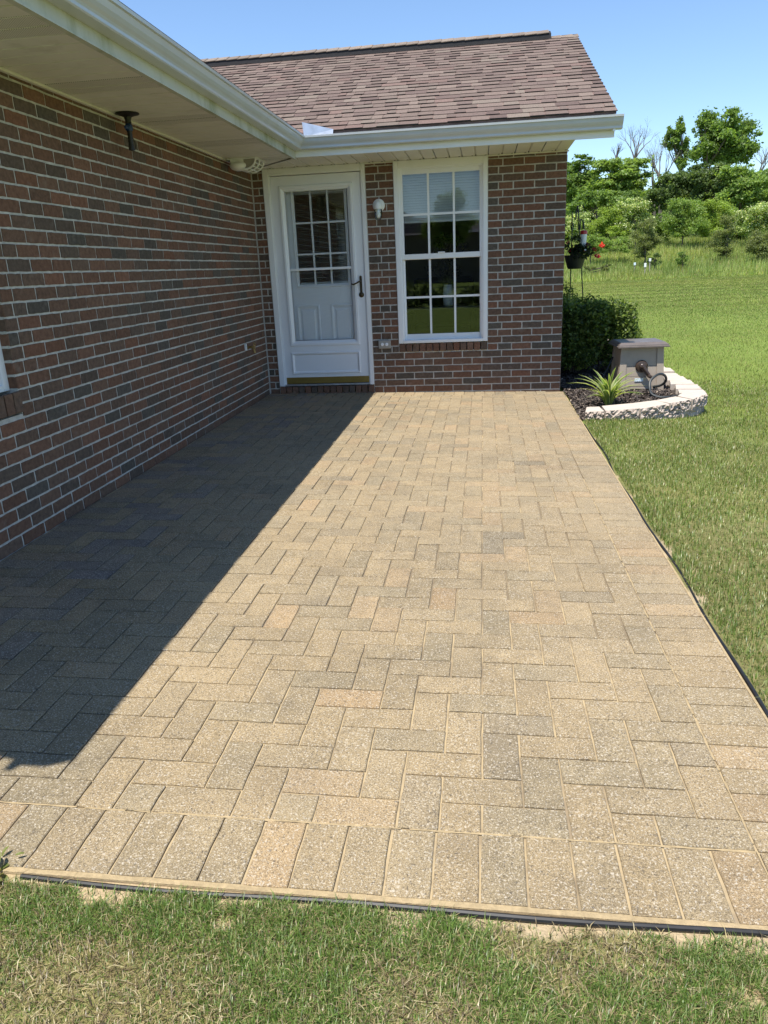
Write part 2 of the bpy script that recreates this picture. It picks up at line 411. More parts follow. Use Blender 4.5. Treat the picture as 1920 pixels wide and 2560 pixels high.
c = mixc(nt, ramp(nt, n1, .3, .7), mixc(nt, 1, t, (.72, .72, .7), 'MULTIPLY'), mixc(nt, 1, t, (1.25, 1.22, 1.2), 'MULTIPLY'))
c = mixc(nt, ramp(nt, n2, .35, .7, 0, .35), c, mixc(nt, 1, t, (1.25, 1.08, .9), 'MULTIPLY'))
L(nt, c, b.inputs['Base Color']); b.inputs['Roughness'].default_value = 1; b.inputs['Specular IOR Level'].default_value = .05
bump(nt, b, n1, .8, .02)
lawn = link('lawn', me, gm); tag(lawn, kind='structure')

# ------------------------------------------------------------------ patio
patio = empty('patio', (0, D, 0), 'tan brick paver patio laid in herringbone beside the brick house', kind='structure')
patio.rotation_euler = (math.atan(SLY), math.atan(-SLX), 0)
PM = Matrix.Translation((0, D, 0))@Euler(patio.rotation_euler).to_matrix().to_4x4()
mb = MB(); mb.box(0.0, PX1+.002, PY0-.004-D, -.002, -.085, -.0066); mb.build('sand_bed', 'joint_fill', patio)
def sand_line(x0, y0_, x1, y1_, wmin, wmax, prob):
    """sand swept into a joint: a ragged ribbon of uneven width"""
    mb_ = MB(); n_ = int(max(x1-x0, y1_-y0_)/.022); V_ = []; F_ = []; alongx = (x1-x0) > (y1_-y0_)
    w_ = [random.uniform(wmin, wmax)/2 for _ in range(n_+1)]; on = 1
    for i_ in range(n_+1):
        t_ = i_/n_; xx, yy = x0+(x1-x0)*t_, y0_+(y1_-y0_)*t_; o_ = random.uniform(-.0008, .0008)
        if alongx: V_ += [(xx, yy-w_[i_]+o_-D, -.0026), (xx, yy+w_[i_]+o_-D, -.0026)]
        else: V_ += [(xx-w_[i_]+o_, yy-D, -.0026), (xx+w_[i_]+o_, yy-D, -.0026)]
        if i_ and random.random() < prob: F_.append((2*i_-2, 2*i_, 2*i_+1, 2*i_-1))
    mb_.add(V_, F_); mb_.build('joint_sand', 'sand', patio)
sand_line(.3, 1.474, 2.934, 1.474, .003, .0085, .93)
sand_line(2.938, 1.28, 2.938, 4.6, .003, .0085, .9)
mb = MB(); mb.box(.3, PX1+.001, PY0-.0035-D, PY0+.0115-D, -.02, -.0042); mb.build('edge_sand', 'sand', patio)
mb = MB(); mb.box(PX1-.0065, PX1+.0015, PY0+.012-D, -.3, -.02, -.0042); mb.build('edge_sand', 'sand', patio)
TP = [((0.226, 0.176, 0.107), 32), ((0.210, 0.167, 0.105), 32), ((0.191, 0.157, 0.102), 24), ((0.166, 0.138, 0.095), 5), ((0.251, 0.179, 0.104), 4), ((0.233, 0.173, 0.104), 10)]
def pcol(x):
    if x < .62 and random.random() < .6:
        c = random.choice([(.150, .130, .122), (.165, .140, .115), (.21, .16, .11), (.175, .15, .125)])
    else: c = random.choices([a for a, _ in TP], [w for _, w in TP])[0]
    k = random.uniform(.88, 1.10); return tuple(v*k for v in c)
pv = Pieces()
def paver(x0, x1, y0, y1, cut=False):
    g = .0058
    w, h = x1-x0-g, y1-y0-g
    if w < .014 or h < .014: return
    xc, yc = (x0+x1)/2, (y0+y1)/2
    tall = h > w*1.01
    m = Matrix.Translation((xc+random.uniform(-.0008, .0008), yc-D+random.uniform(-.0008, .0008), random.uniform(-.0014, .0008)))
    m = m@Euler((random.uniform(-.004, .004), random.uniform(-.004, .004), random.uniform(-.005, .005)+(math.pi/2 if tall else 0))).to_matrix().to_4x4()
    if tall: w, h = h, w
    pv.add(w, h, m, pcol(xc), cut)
xl, xr, y0, yb, px, py = .228, 2.938, 1.474, D-.212, .1045, .1018
for i in range(-27, 0):
    for j in range(-1, 64):
        s = (i+2+j) % 4
        if s == 0: r = (xr+px*i, xr+px*(i+2), y0+py*j, y0+py*(j+1))
        elif s == 2: r = (xr+px*i, xr+px*(i+1), y0+py*j, y0+py*(j+2))
        else: continue
        q = (max(r[0], xl), min(r[1], xr), max(r[2], y0), min(r[3], yb))
        if q[1]-q[0] < .02 or q[3]-q[2] < .02: continue
        paver(*q, cut=(q != r))
n = int((PX1-.006-(xr))/.1054)
x = xr
for k in range(-2, 28): paver(xr-.1054*(k+1), xr-.1054*k, 1.266, y0) if xr-.1054*(k+1) > 0 else None
k = 0
while y0+.1018*(k+1) < D-.005:
    paver(xr, xr+.2045, y0+.1018*k, y0+.1018*(k+1)); paver(.016, xl, y0+.1018*k, y0+.1018*(k+1)); k += 1
for k in range(26): paver(xl+.1054*k, xl+.1054*(k+1), yb, D-.006) if xl+.1054*(k+1) < xr+.05 else None
pv.emit('paver', 'paver_field', patio, 'paver_obj', 'paver_attr', 300, .05, .0022, .0013, PM)

# edging: black plastic strip, front and right
def edging(name, pts, label):
    e = empty(name, pts[0], label, 'edging')
    loc = [Vector(p)-Vector(pts[0]) for p in pts]
    m1 = MB(); m1.tube(loc, .0068, 8); m1.build('rim', 'rubber', e, True)
    m2 = MB()
    for a, b_ in zip(loc[:-1], loc[1:]):
        d = (b_-a); n_ = Vector((-d.y, d.x, 0)).normalized()*.0025
        V = [a-n_, b_-n_, b_+n_, a+n_]; dz = Vector((0, 0, -.10))
        m2.add([v[:] for v in V]+[(v+dz)[:] for v in V], [(0, 1, 2, 3), (0, 4, 5, 1), (2, 6, 7, 3), (1, 5, 6, 2), (3, 7, 4, 0), (7, 6, 5, 4)])
    m2.build('skirt', 'rubber', e)
pzf = lambda x, y: SLX*x+SLY*(y-D)
pts = [(x, PY0-.012+.006*math.sin(x*2.1+.6)+.004*math.sin(x*7), pzf(x, 1.25)-.007+.003*math.sin(x*3.3)) for x in np.arange(1.26, 3.20, .06)]
edging('patio_edging', pts, 'black plastic edging strip along the short end of the patio by the worn grass')
pts = [(PX1+.010+.008*math.sin(y*2.6)+.006*math.sin(y*6.1+1), y, pzf(3.15, y)-.011+.005*math.sin(y*3.7)) for y in np.arange(1.22, 6.42, .08)]
edging('patio_edging', pts, 'black plastic edging strip along the long side of the patio by the lawn')

# ------------------------------------------------------------------ house
house = empty('brick_house', (0, D, 0), 'single storey red brown brick house with white gutters and brown shingle roof', 'house')
HO = Matrix.Translation((0, -D, 0))       # children are written in world coordinates
def hpart(mb_, name, mat, smooth=False, parent=None):
    o = mb_.build(name, mat, parent or house, smooth)
    if parent is None: o.matrix_local = HO
    return o
ZS = 2.247                    # soffit
ZB, CH = .0467, .0699         # first bed joint, course height
DOOR = (.116, 1.158); WIN = (1.442, 2.364); LWIN = (2.56, 3.492)
YE, XE = 1.13, -7.8           # house ends
RX, RY = 3.44, .83            # rake edges
TAN = .42
# mortar walls
mb = MB(); md = -.0045
t0, t1 = -.11, md
mb.box(t0, t1, YE, LWIN[0], -.3, ZS+.05); mb.box(t0, t1, LWIN[1], D-.0045, -.3, ZS+.05); mb.box(t0, t1, LWIN[0], LWIN[1], -.3, .625); mb.box(t0, t1, LWIN[0], LWIN[1], 2.2, ZS+.05)
hpart(mb, 'wall', 'mortar')['label'] = 'long mortar backing of the patio wall'
mb = MB(); a, b_ = D-md, D+.11
mb.box(-.1, DOOR[0], a, b_, -.3, ZS+.05); mb.box(DOOR[1], WIN[0], a, b_, -.3, ZS+.05); mb.box(WIN[1], W-.0045, a, b_, -.3, ZS+.05)
mb.box(WIN[0], WIN[1], a, b_, -.3, .405); mb.box(DOOR[0], DOOR[1], a, b_, -.3, -.022)
hpart(mb, 'wall', 'mortar')
mb = MB(); mb.box(W-.11, W-.0045, D+.11, 13.0, -.3, ZS+.3); mb.box(XE, -.12, YE+.0045, YE+.11, -.3, ZS+.05); mb.box(XE, W, 12.9, 13.0, -.3, ZS+.05); mb.box(XE, XE+.1, YE+.2, 12.9, -.3, ZS+.05)
hpart(mb, 'wall', 'mortar')
# bricks
BC = [((.178, .098, .066), 32), ((.164, .098, .068), 28), ((.146, .096, .070), 22), ((.200, .102, .066), 6), ((.122, .090, .070), 12), ((.108, .092, .076), 8)]
def bcol():
    c = random.choices([a_ for a_, _ in BC], [w for _, w in BC])[0]; k = random.uniform(.88, 1.13); return tuple(v*k for v in c)
bp = Pieces(); JT = .0110
FR = {'left': ((0, 1, 0), (0, 0, 1), (1, 0, 0)), 'back': ((1, 0, 0), (0, 0, 1), (0, -1, 0)), 'side': ((0, 1, 0), (0, 0, 1), (1, 0, 0)), 'gable': ((1, 0, 0), (0, 0, 1), (0, -1, 0))}
def brick(face, s0, s1, z0, z1, cut, j=JT, out=0):
    w, h = s1-s0-j, z1-z0-j
    if w < .012 or h < .012: return
    sc_, zc = (s0+s1)/2, (z0+z1)/2
    X_, Y_, Z_ = FR[face]
    e = out+random.uniform(-.0012, .0012)
    if face == 'left': p = (e, sc_, zc)
    elif face == 'side': p = (W+e, sc_, zc)
    elif face == 'gable': p = (sc_, YE-e, zc)
    else: p = (sc_, D-e, zc)
    p = (p[0], p[1]-D, p[2])
    m = Matrix(((X_[0], Y_[0], Z_[0], p[0]), (X_[1], Y_[1], Z_[1], p[1]), (X_[2], Y_[2], Z_[2], p[2]), (0, 0, 0, 1)))
    m = m@Euler((0, 0, random.uniform(-.004, .004))).to_matrix().to_4x4()
    if h > w*1.02: m = m@Euler((0, 0, math.pi/2)).to_matrix().to_4x4(); w, h = h, w
    bp.add(w, h, m, bcol(), cut)
def course(face, lo, hi, z0, z1, phase, holes=()):
    segs = [(lo, hi)]
    for a_, b2 in holes:
        segs = [q for s in segs for q in ((s[0], min(s[1], a_)), (max(s[0], b2), s[1])) if q[1]-q[0] > .01]
    BL = .2032
    for a_, b2 in segs:
        js = [a_]; k = math.floor((a_-phase)/BL)+1
        while phase+k*BL < b2-1e-4:
            js.append(phase+k*BL); k += 1
        js.append(b2)
        if len(js) > 2 and js[1]-js[0] < .06: js.pop(1); js.insert(1, js[0]+(js[1]-js[0])*.42)
        if len(js) > 2 and js[-1]-js[-2] < .06: js.pop(-2); q = js[-2]; js.insert(-1, q+(js[-1]-q)*.58)
        for c0, c1 in zip(js[:-1], js[1:]): brick(face, c0, c1, z0, z1, abs(c1-c0-BL) > .002)
for k in range(-2, 32):
    z0, z1 = ZB+CH*k, ZB+CH*(k+1)
    ztop = min(z1, ZS+.02)
    hl = [LWIN] if z1 > .74 and z0 < 2.15 else ([(LWIN[0], LWIN[1])] if z1 > .66 and z0 < .74 else [])
    course('left', YE, D-.010, z0, ztop, D-.1064 if k % 2 == 0 else D-.0048, hl)
    hb = [DOOR] if z1 > -.02 else []
    if z1 > .43: hb.append(WIN)
    course('back', .004, W, z0, ztop, W if k % 2 == 0 else W-.1016, hb)
    course('side', D+.004, 13.0, z0, ztop, D+.1016 if k % 2 == 0 else D)
    course('gable', XE, 0, z0, ztop, 0 if k % 2 == 0 else -.1016)
# rowlock sills and threshold bricks
n = 15
for i in range(n): brick('back', DOOR[0]+(DOOR[1]-DOOR[0])*i/n, DOOR[0]+(DOOR[1]-DOOR[0])*(i+1)/n, -.034, .068, True, .009, .014)
n = 13
for i in range(n): brick('back', WIN[0]+(WIN[1]-WIN[0])*i/n, WIN[0]+(WIN[1]-WIN[0])*(i+1)/n, .400, .490, True, .009, .012)
for i in range(n): brick('left', LWIN[0]-.02+(LWIN[1]-LWIN[0]+.02)*i/n, LWIN[0]-.02+(LWIN[1]-LWIN[0]+.02)*(i+1)/n, .632, .742, True, .009, .014)
# jamb returns of the left window
for k in range(10, 31):
    z0 = ZB+CH*k
    m = Matrix(((1, 0, 0, -.034), (0, 0, -1, LWIN[1]-.001-D), (0, 1, 0, z0+CH/2), (0, 0, 0, 1)))
    bp.add(.064, CH-JT, m, bcol(), True)
bp.emit('brick', 'brickwork', house, 'brick_obj', 'brick_attr', 300, .02, .0022, .0017, Matrix.Translation((0, D, 0)), hi=(5, 2), lo=(3, 1))

# ---- soffit panels
def soffit_panel(run, c0, c1, ext, vent):
    """run 'x': grooves run along x (panels stacked along y); ext(p)->(a,b)"""
    mid = (c0+c1)/2; g = .008
    pr_ = [(c0, .004), (c0+.003, 0), (mid-g, 0), (mid, .018), (mid+g, 0), (c1-g*1.3, 0), (c1-.003, .022), (c1-.0005, .022)]
    V = []; F = []
    for c, dz in pr_:
        a_, b2 = ext(c)
        for e in (a_, b2):
            V.append((e, c, ZS+dz) if run == 'x' else (c, e, ZS+dz))
    for i in range(len(pr_)-1): F.append((2*i, 2*i+1, 2*i+3, 2*i+2))
    mbx = MB(); mbx.add(V, F); o = mbx.build('panel', 'soffit_vent' if vent else 'soffit', sof)
    return o
m_, nt, b = newmat('soffit_vent')
v1 = nt.nodes.new('ShaderNodeTexVoronoi'); v1.inputs['Scale'].default_value = 95; v1.inputs['Randomness'].default_value = 0; L(nt, stretch(nt, pos(nt), (1, 1, 0)), v1.inputs['Vector'])
c = mixc(nt, ramp(nt, v1.outputs['Distance'], .22, .30), (.12, .115, .10), (.70, .68, .62))
L(nt, c, b.inputs['Base Color']); b.inputs['Roughness'].default_value = .45; M['soffit_vent'] = m_
sof = empty('soffit'); sof.parent = house; sof.matrix_local = HO
XF, YF = .632, 7.275           # fascia faces
PWD = .2515
y = D-.002; i = 0
while y > RY+.3:
    c0, c1 = y-PWD, y
    soffit_panel('x', c0, c1, lambda p: (.0, XF-.01 if p < YF else max(.001, XF*(D-p)/(D-YF)-.01)), i % 4 == 2); y -= PWD; i += 1
x = W+.01; i = 0
while x > .03:
    c0, c1 = x-PWD, x
    soffit_panel('y', max(c0, .01), c1, lambda p: (YF+.01 if p > XF else D-(D-YF)*max(p, .001)/XF+.01, D), False); x -= PWD; i += 1
mb = MB(); mb.box(0, .022, RY+.3, D-.022, ZS-.016, ZS-.002); hpart(mb, 'trim', 'soffit')
mb = MB(); mb.box(.0225, DOOR[0], D-.02, D-.001, ZS-.014, ZS-.002); mb.box(DOOR[1], WIN[0], D-.02, D-.001, ZS-.014, ZS-.002); mb.box(WIN[1], W+.01, D-.02, D-.001, ZS-.014, ZS-.002); hpart(mb, 'trim', 'soffit')
mb = MB(); mb.tube([(.005, D-.02, ZS-.004), (XF-.005, YF+.02, ZS-.004)], .005, 6); hpart(mb, 'miter_strip', 'greyplastic')
# black pieces standing in for shade in the panel end gaps over the door wall
x = W-.02; lk = None
while x > .16:
    if lk is None:
        mb = MB(); mb.add([(-.011, 0, 0), (.008, 0, 0), (.003, -.0145, 0), (-.011, 0, .0085), (.008, 0, .0085), (.003, -.0145, .0085)], [(0, 1, 2), (3, 4, 5), (0, 1, 4, 3), (1, 2, 5, 4), (2, 0, 3, 5)]); o = mb.build('panel_gap_shade', 'vent_shade_black', sof); lk = o.data
    else: o = link('panel_gap_shade', lk, None, sof)
    o.location = (x, D-.0215, ZS-.0025); x -= PWD/2
# ---- fascia
mb = MB(); mb.box(XF-.02, XF, RY, YF-.0005, ZS-.02, 2.42); mb.box(XF-.026, XF+.004, RY, YF-.004, ZS-.024, ZS-.014); hpart(mb, 'fascia', 'fascia')
mb = MB(); mb.box(XF+.0005, RX-.005, YF, YF+.02, ZS-.004, 2.42); mb.box(XF+.005, RX-.005, YF-.004, YF+.026, ZS-.008, ZS-.001); hpart(mb, 'fascia', 'vinyl')
# ---- gutters (K style)
GP = [(.0, 2.292), (.066, 2.292), (.072, 2.298), (.072, 2.312), (.078, 2.322), (.090, 2.333), (.101, 2.348), (.106, 2.366), (.108, 2.376), (.120, 2.378), (.122, 2.394), (.112, 2.396), (.110, 2.384), (.103, 2.380), (.1035, 2.366), (.098, 2.350), (.087, 2.336), (.075, 2.325), (.069, 2.314), (.069, 2.297), (.003, 2.295), (.003, 2.392), (.0, 2.392)]
mb = MB(); mb.extrude(GP, lambda p: (XF+.001+p[0], RY, p[1]), lambda p: (XF+.001+p[0], YF-.001-p[0], p[1])); hpart(mb, 'gutter', 'gutter')
mb = MB(); mb.extrude(GP, lambda p: (XF+.001+p[0], YF-.001-p[0], p[1]), lambda p: (3.487, YF-.001-p[0], p[1])); mb.extrude(GP[:12]+[(0, 2.392)], lambda p: (3.487, YF-.001-p[0], p[1]), lambda p: (3.490, YF-.001-p[0], p[1])); g2 = hpart(mb, 'gutter', 'gutter')
# splash guard in the valley
cx, cy = XF+.116, YF-.116
mb = MB()
for q in (0, .002):
    mb.add([(cx+q, cy+q, 2.386), (cx+q, cy+.10, 2.386), (cx+q-.01, cy+.11, 2.45), (cx+q-.012, cy+q+.012, 2.505), (cx+.26, cy+q, 2.386), (cx+.265, cy+q+.01, 2.432)], [(0, 1, 2, 3), (0, 4, 5, 3)])
o = mb.build('splash_guard', 'alu', house); o.matrix_local = HO
# ---- roofs
roof = empty('roof'); roof.parent = house; roof.matrix_local = HO
ZE, YEV, YR = 2.425, 7.19, 10.5
th = math.atan(TAN); XEV = XF+.085
ZR = ZE+TAN*(YR-YEV)
def rz_back(y): return ZE+TAN*(y-YEV)
mb = MB()
val = lambda y: XEV-(y-YEV)
mb.add([(XEV, YEV, ZE), (RX-.01, YEV, ZE), (RX-.01, YR, ZR), (val(YR), YR, ZR), (val(YR), 13.8, ZE), (RX-.01, 13.8, ZE), (XEV, YEV, ZE-.02), (RX-.01, YEV, ZE-.02), (RX-.01, YR, ZR-.02), (val(YR), YR, ZR-.02)],
       [(0, 1, 2, 3), (3, 2, 5, 4), (6, 9, 8, 7), (0, 6, 7, 1), (1, 7, 8, 2)])
mb.build('deck', 'roofplain', roof)
mb = MB(); XRG = -3.9; zl = lambda x: ZE+TAN*(XEV-x)
mb.add([(XEV, RY, ZE), (XEV, YEV, ZE), (val(YR), YR, zl(val(YR))), (val(YR), 13.9, zl(val(YR))), (XRG, 13.9, zl(XRG)), (XRG, RY, zl(XRG)), (-8.5, RY, ZE), (-8.5, 13.9, ZE)], [(0, 1, 2, 3, 4, 5), (5, 4, 7, 6)])
mb.add([(XEV, RY, ZE-.12), (XRG, RY, zl(XRG)-.12), (-8.5, RY, ZE-.12), (XEV, RY, ZE), (XRG, RY, zl(XRG)), (-8.5, RY, ZE), (XEV, RY+.03, ZE-.12), (XRG, RY+.03, zl(XRG)-.12), (-8.5, RY+.03, ZE-.12)], [(0, 1, 4, 3), (1, 2, 5, 4), (0, 6, 7, 1), (1, 7, 8, 2)])
mb.add([(0, YE+.02, ZS), (XE, YE+.02, ZS), (XRG, YE+.02, zl(XRG)-.1)], [(0, 1, 2)])
mb.build('far_slope', 'roofplain', roof)
# rake board and gable end on the right
mb = MB()
for s_ in (0, 1):
    xa, xb = RX-.03, RX-.008
    V = [(x_, y_, z_) for x_ in (xa, xb) for y_, z_ in ((YEV+.02, ZE-.15), (YEV+.02, ZE-.018), (YR, ZR-.018), (YR, ZR-.15))]
mb.add(V, [(0, 1, 2, 3), (7, 6, 5, 4), (0, 4, 5, 1), (3, 2, 6, 7), (0, 3, 7, 4), (1, 5, 6, 2)])
V = [(x_, y_, z_) for x_ in (xa, xb) for y_, z_ in ((13.78, ZE-.15), (13.78, ZE-.018), (YR, ZR-.018), (YR, ZR-.15))]
mb.add(V, [(0, 1, 2, 3), (7, 6, 5, 4), (0, 4, 5, 1), (0, 3, 7, 4), (1, 5, 6, 2)])
mb.add([(W-.005, YEV+.05, ZE-.10), (RX-.03, YEV+.05, ZE-.10), (RX-.03, YR, ZR-.10), (W-.005, YR, ZR-.10), (RX-.03, 13.75, ZE-.1), (W-.005, 13.75, ZE-.1)], [(0, 1, 2, 3), (3, 2, 4, 5)])
mb.add([(W-.02, D, ZS), (W-.02, 13.0, ZS), (W-.02, YR, ZR-.11)], [(0, 1, 2)])
mb.build('rake_board', 'vinyl', roof)
# shingles
SH = [((0.149, 0.114, 0.098), 34), ((0.135, 0.101, 0.089), 24), ((0.163, 0.128, 0.109), 22), ((0.115, 0.084, 0.075), 8), ((0.149, 0.104, 0.090), 8), ((0.167, 0.137, 0.115), 6)]
items = []; EXP = .1435; SL = (YR-YEV)/math.cos(th); nrow = int(SL/EXP)
c_, s_ = math.cos(th), math.sin(th)
def rp(x, s, h): return (x, YEV+s*c_-h*s_, ZE+s*s_+h*c_)
for r_i in range(nrow+1):
    sl = r_i*EXP-.012
    su = min(sl+EXP+.02, SL)
    x = max(val(YEV+max(sl, 0)*c_)+.03, -1.9); raised = random.random() < .5
    while x < RX-.003:
        w = random.uniform(.07, .24) if raised else random.uniform(.08, .26)
        x1 = min(x+w, RX)
        if RX-x1 < .06: x1 = RX
        t_ = (.0092 if raised else .0042)+random.uniform(-.0006, .0006)
        dj = random.uniform(-.004, .004); sk = random.uniform(0, .018) if raised else 0
        lo = [(x+.0008, sl+dj), (x1-.0008, sl+dj), (x1-sk, su), (x+sk, su)]
        V = [rp(lo[0][0], lo[0][1], t_+.0025), rp(lo[1][0], lo[1][1], t_+.0025), rp(lo[2][0], lo[2][1], .0012), rp(lo[3][0], lo[3][1], .0012),
             rp(lo[0][0], lo[0][1], .0002), rp(lo[1][0], lo[1][1], .0002)]
        F = [(0, 1, 2, 3), (0, 4, 5, 1), (0, 3, 4), (1, 5, 2)]
        k = random.uniform(.90, 1.10)*(.95 if raised else 1.03); c = random.choices([a_ for a_, _ in SH], [q for _, q in SH])[0]
        u, v, d = proj(((x+x1)/2, YEV+sl*c_, ZE+sl*s_)); vis = (x1-x)/d**3*(u > 480)
        items.append((vis, V, F, tuple(q*k for q in c))); x = x1; raised = not raised if random.random() < .85 else raised
items.sort(key=lambda q: -q[0]); jm = MB(); jbutt = []
for k, (vis, V, F, c) in enumerate(items):
    if k < 300:
        ce = np.mean(V[:4], 0); me = mesh('shingle', [tuple(np.array(v)-ce) for v in V], F); me.materials.append(M['shingle_obj']); me.materials.append(M['vent_shade_black']); me.polygons[1].material_index = 1  # butt face black: dark cut asphalt plus edge shading put into the colour
        o = bpy.data.objects.new('shingle', me); COL.objects.link(o); o.parent = roof; o.location = ce; o.color = (*c, 1)
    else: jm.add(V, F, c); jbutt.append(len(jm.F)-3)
jo = jm.build('shingle_field', 'shingle_attr', roof, usetint=True); jo['kind'] = 'stuff'; jo.data.materials.append(M['vent_shade_black'])
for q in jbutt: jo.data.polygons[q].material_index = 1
# ridge vent and caps
mb = MB(); x0v = -2.3; x1v = 3.125
mb.extrude([(-.145, -.058), (-.142, .006), (0, .066), (.142, .006), (.145, -.058)], lambda p: (x0v, YR+p[0], ZR+p[1]), lambda p: (x1v, YR+p[0], ZR+p[1])); mb.build('ridge_vent', 'vent_shade_black', roof)
x = x0v; capm = {}
k = 0
while x < RX-.02:
    on = x < x1v-.05; x1 = min(x+.142, x1v+.008 if on else RX+.004)
    dz = .072 if on else .006; hh = random.uniform(.0, .003)
    mb = MB(); yw = .15 if on else .155
    for sgn in (-1, 1):
        mb.add([(0, 0, dz+hh), (x1-x+.004, 0, dz+hh+.006), (x1-x+.004, sgn*yw, dz+hh+.006-yw*TAN), (0, sgn*yw, dz+hh-yw*TAN),
                (x1-x+.004, 0, dz+hh-.002), (x1-x+.004, sgn*yw, dz+hh-.002-yw*TAN), (0, sgn*yw, dz+hh-.008-yw*TAN)], [(0, 1, 2, 3), (1, 4, 5, 2), (2, 5, 6, 3)])
    o = mb.build('ridge_cap', 'shingle_obj', roof); o.location = (x, YR, ZR); q = random.uniform(.85, 1.15); o.color = (.20*q, .165*q, .135*q, 1); x = x1; k += 1

# ---- door unit
mb = MB(); yf = D-.012
mb.cbox(DOOR[0]+.001, .176, yf, D+.10, .070, ZS-.001, .005); mb.cbox(1.115, DOOR[1]-.001, yf, D+.10, .070, ZS-.001, .005); mb.cbox(.177, 1.114, yf, D+.10, 2.178, ZS-.001, .005)
mb.cbox(.176, .190, D+.004, D+.09, .072, 2.178, .003); mb.cbox(1.106, 1.1149, D+.004, D+.09, .072, 2.178, .003); hpart(mb, 'door_frame', 'vinyl')
mb = MB(); mb.cbox(.177, 1.114, D-.004, D+.10, .0695, .088, .004); hpart(mb, 'threshold', 'alu')
sd = empty('storm_door'); sd.parent = house; sd.matrix_local = HO; sd['label'] = 'white storm door with tall glass and brass sweep'
def ring(mb_, xa, xb, za, zb, w, yo, yi, yout):   # picture frame moulding: raised outer lip sloping to an inner line
    P = [(0, yout), (.006, yo), (w*.45, yo), (w, yi)]
    for i in range(len(P)-1):
        (d0, ya), (d1, yb_) = P[i], P[i+1]
        r0 = [(xa+d0, za+d0), (xb-d0, za+d0), (xb-d0, zb-d0), (xa+d0, zb-d0)]; r1 = [(xa+d1, za+d1), (xb-d1, za+d1), (xb-d1, zb-d1), (xa+d1, zb-d1)]
        V = [(x_, ya, z_) for x_, z_ in r0]+[(x_, yb_, z_) for x_, z_ in r1]
        mb_.add(V, [(j, (j+1) % 4, 4+(j+1) % 4, 4+j) for j in range(4)])
y0d, y1d = D+.010, D+.048
mb = MB(); GX0, GX1, GZ0, GZ1 = .325, .969, .549, 2.010
mb.box(.192, GX0-.02, y0d, y1d, .102, 2.172); mb.box(GX1+.02, 1.104, y0d, y1d, .102, 2.172); mb.box(GX0-.02, GX1+.02, y0d, y1d, GZ1+.02, 2.172); mb.box(GX0-.02, GX1+.02, y0d, y1d, .102, GZ0-.02)
mb.build('leaf_frame', 'doorpaint', sd)
mb = MB(); ring(mb, .268, 1.026, .494, 2.082, .056, y0d-.014, y0d+.008, y0d); ring(mb, GX0-.0005, GX1+.0005, GZ0-.0005, GZ1+.0005, .004, y0d+.008, y0d+.03, y0d+.008); mb.build('glazing_frame', 'doorpaint', sd)
mb = MB(); ring(mb, .270, 1.020, .198, .428, .032, y0d-.014, y0d-.0003, y0d); mb.box(.3005, .9895, y0d-.0005, y0d+.003, .2285, .3975); mb.build('panel', 'doorpaint', sd)
mb = MB(); mb.cbox(GX0, GX1, y0d+.006, y0d+.022, 1.262, 1.286, .003); mb.build('mid_rail', 'vinyl', sd)
mb = MB(); mb.box(GX0, GX1, y0d+.024, y0d+.028, 1.286, GZ1); mb.build('pane', 'glass_door', sd)
mb = MB(); mb.box(GX0, GX1, y0d+.014, y0d+.018, GZ0, 1.262); mb.build('pane', 'glass_door', sd)
mb = MB(); mb.cbox(.192, 1.104, y0d-.004, y1d, .094, .162, .003); mb.build('sweep', 'gold', sd)
mb = MB(); mb.box(.192, 1.104, y0d+.01, y1d, .0885, .0935); mb.build('sweep_brush', 'rubber', sd)
mb = MB()
P = []
for a_ in np.linspace(0, math.pi, 7): P.append((1.066+.0125*math.cos(a_), 1.177+.0125*math.sin(a_)))
for a_ in np.linspace(math.pi, 2*math.pi, 7): P.append((1.066+.0125*math.cos(a_), 1.010+.0125*math.sin(a_)))
mb.extrude(P, lambda p: (p[0], y0d-.001, p[1]), lambda p: (p[0], y0d-.012, p[1])); hd = mb.build('handle', 'bronze', sd)
mb = MB(); mb.tube([(1.066, y0d-.010, 1.135), (1.066, y0d-.045, 1.135), (1.050, y0d-.052, 1.131), (1.02, y0d-.052, 1.115), (.995, y0d-.050, 1.106), (.978, y0d-.05, 1.109), (.974, y0d-.05, 1.117)], [.009, .009, .0085, .0075, .007, .0075, .006], 8)
mb.lathe([(.004, -.004), (.005, 0), (.004, .001)], 10, (1.066, y0d-.013, 1.045), 'y'); mb.build('lever', 'bronze', sd, True)
for zc in (1.83, 1.40, .95, .50, .20):
    mb = MB(); mb.box(.1895, .1955, y0d-.004, y0d-.0005, zc-.11, zc+.11); mb.build('hinge', 'vinyl', sd)
# inner door
idr = empty('inner_door'); idr.parent = house; idr.matrix_local = HO; idr['label'] = 'white panelled inner door with nine small panes behind the storm door'
yi0, yi1 = D+.066, D+.106; LX0, LX1, LZ0, LZ1 = .400, .926, 1.118, 2.03
mb = MB(); mb.box(.19, LX0-.0, yi0, yi1, .09, 2.17); mb.box(LX1, 1.106, yi0, yi1, .09, 2.17); mb.box(LX0, LX1, yi0, yi1, .09, LZ0); mb.box(LX0, LX1, yi0, yi1, LZ1, 2.17); mb.build('slab', 'doorpaint', idr)
mb = MB(); ring(mb, LX0-.03, LX1+.03, LZ0-.03, LZ1+.03, .035, yi0-.014, yi0+.006, yi0); mb.build('lite_frame', 'vinyl', idr)
for q in (1, 2):
    xm = LX0+(LX1-LX0)*q/3; mb = MB(); mb.cbox(xm-.009, xm+.009, yi0-.004, yi0+.008, LZ0, LZ1, .003); mb.build('muntin', 'vinyl', idr)
    zm = LZ0+(LZ1-LZ0)*q/3; mb = MB(); mb.cbox(LX0, LX1, yi0-.003, yi0+.007, zm-.009, zm+.009, .003); mb.build('muntin', 'vinyl', idr)
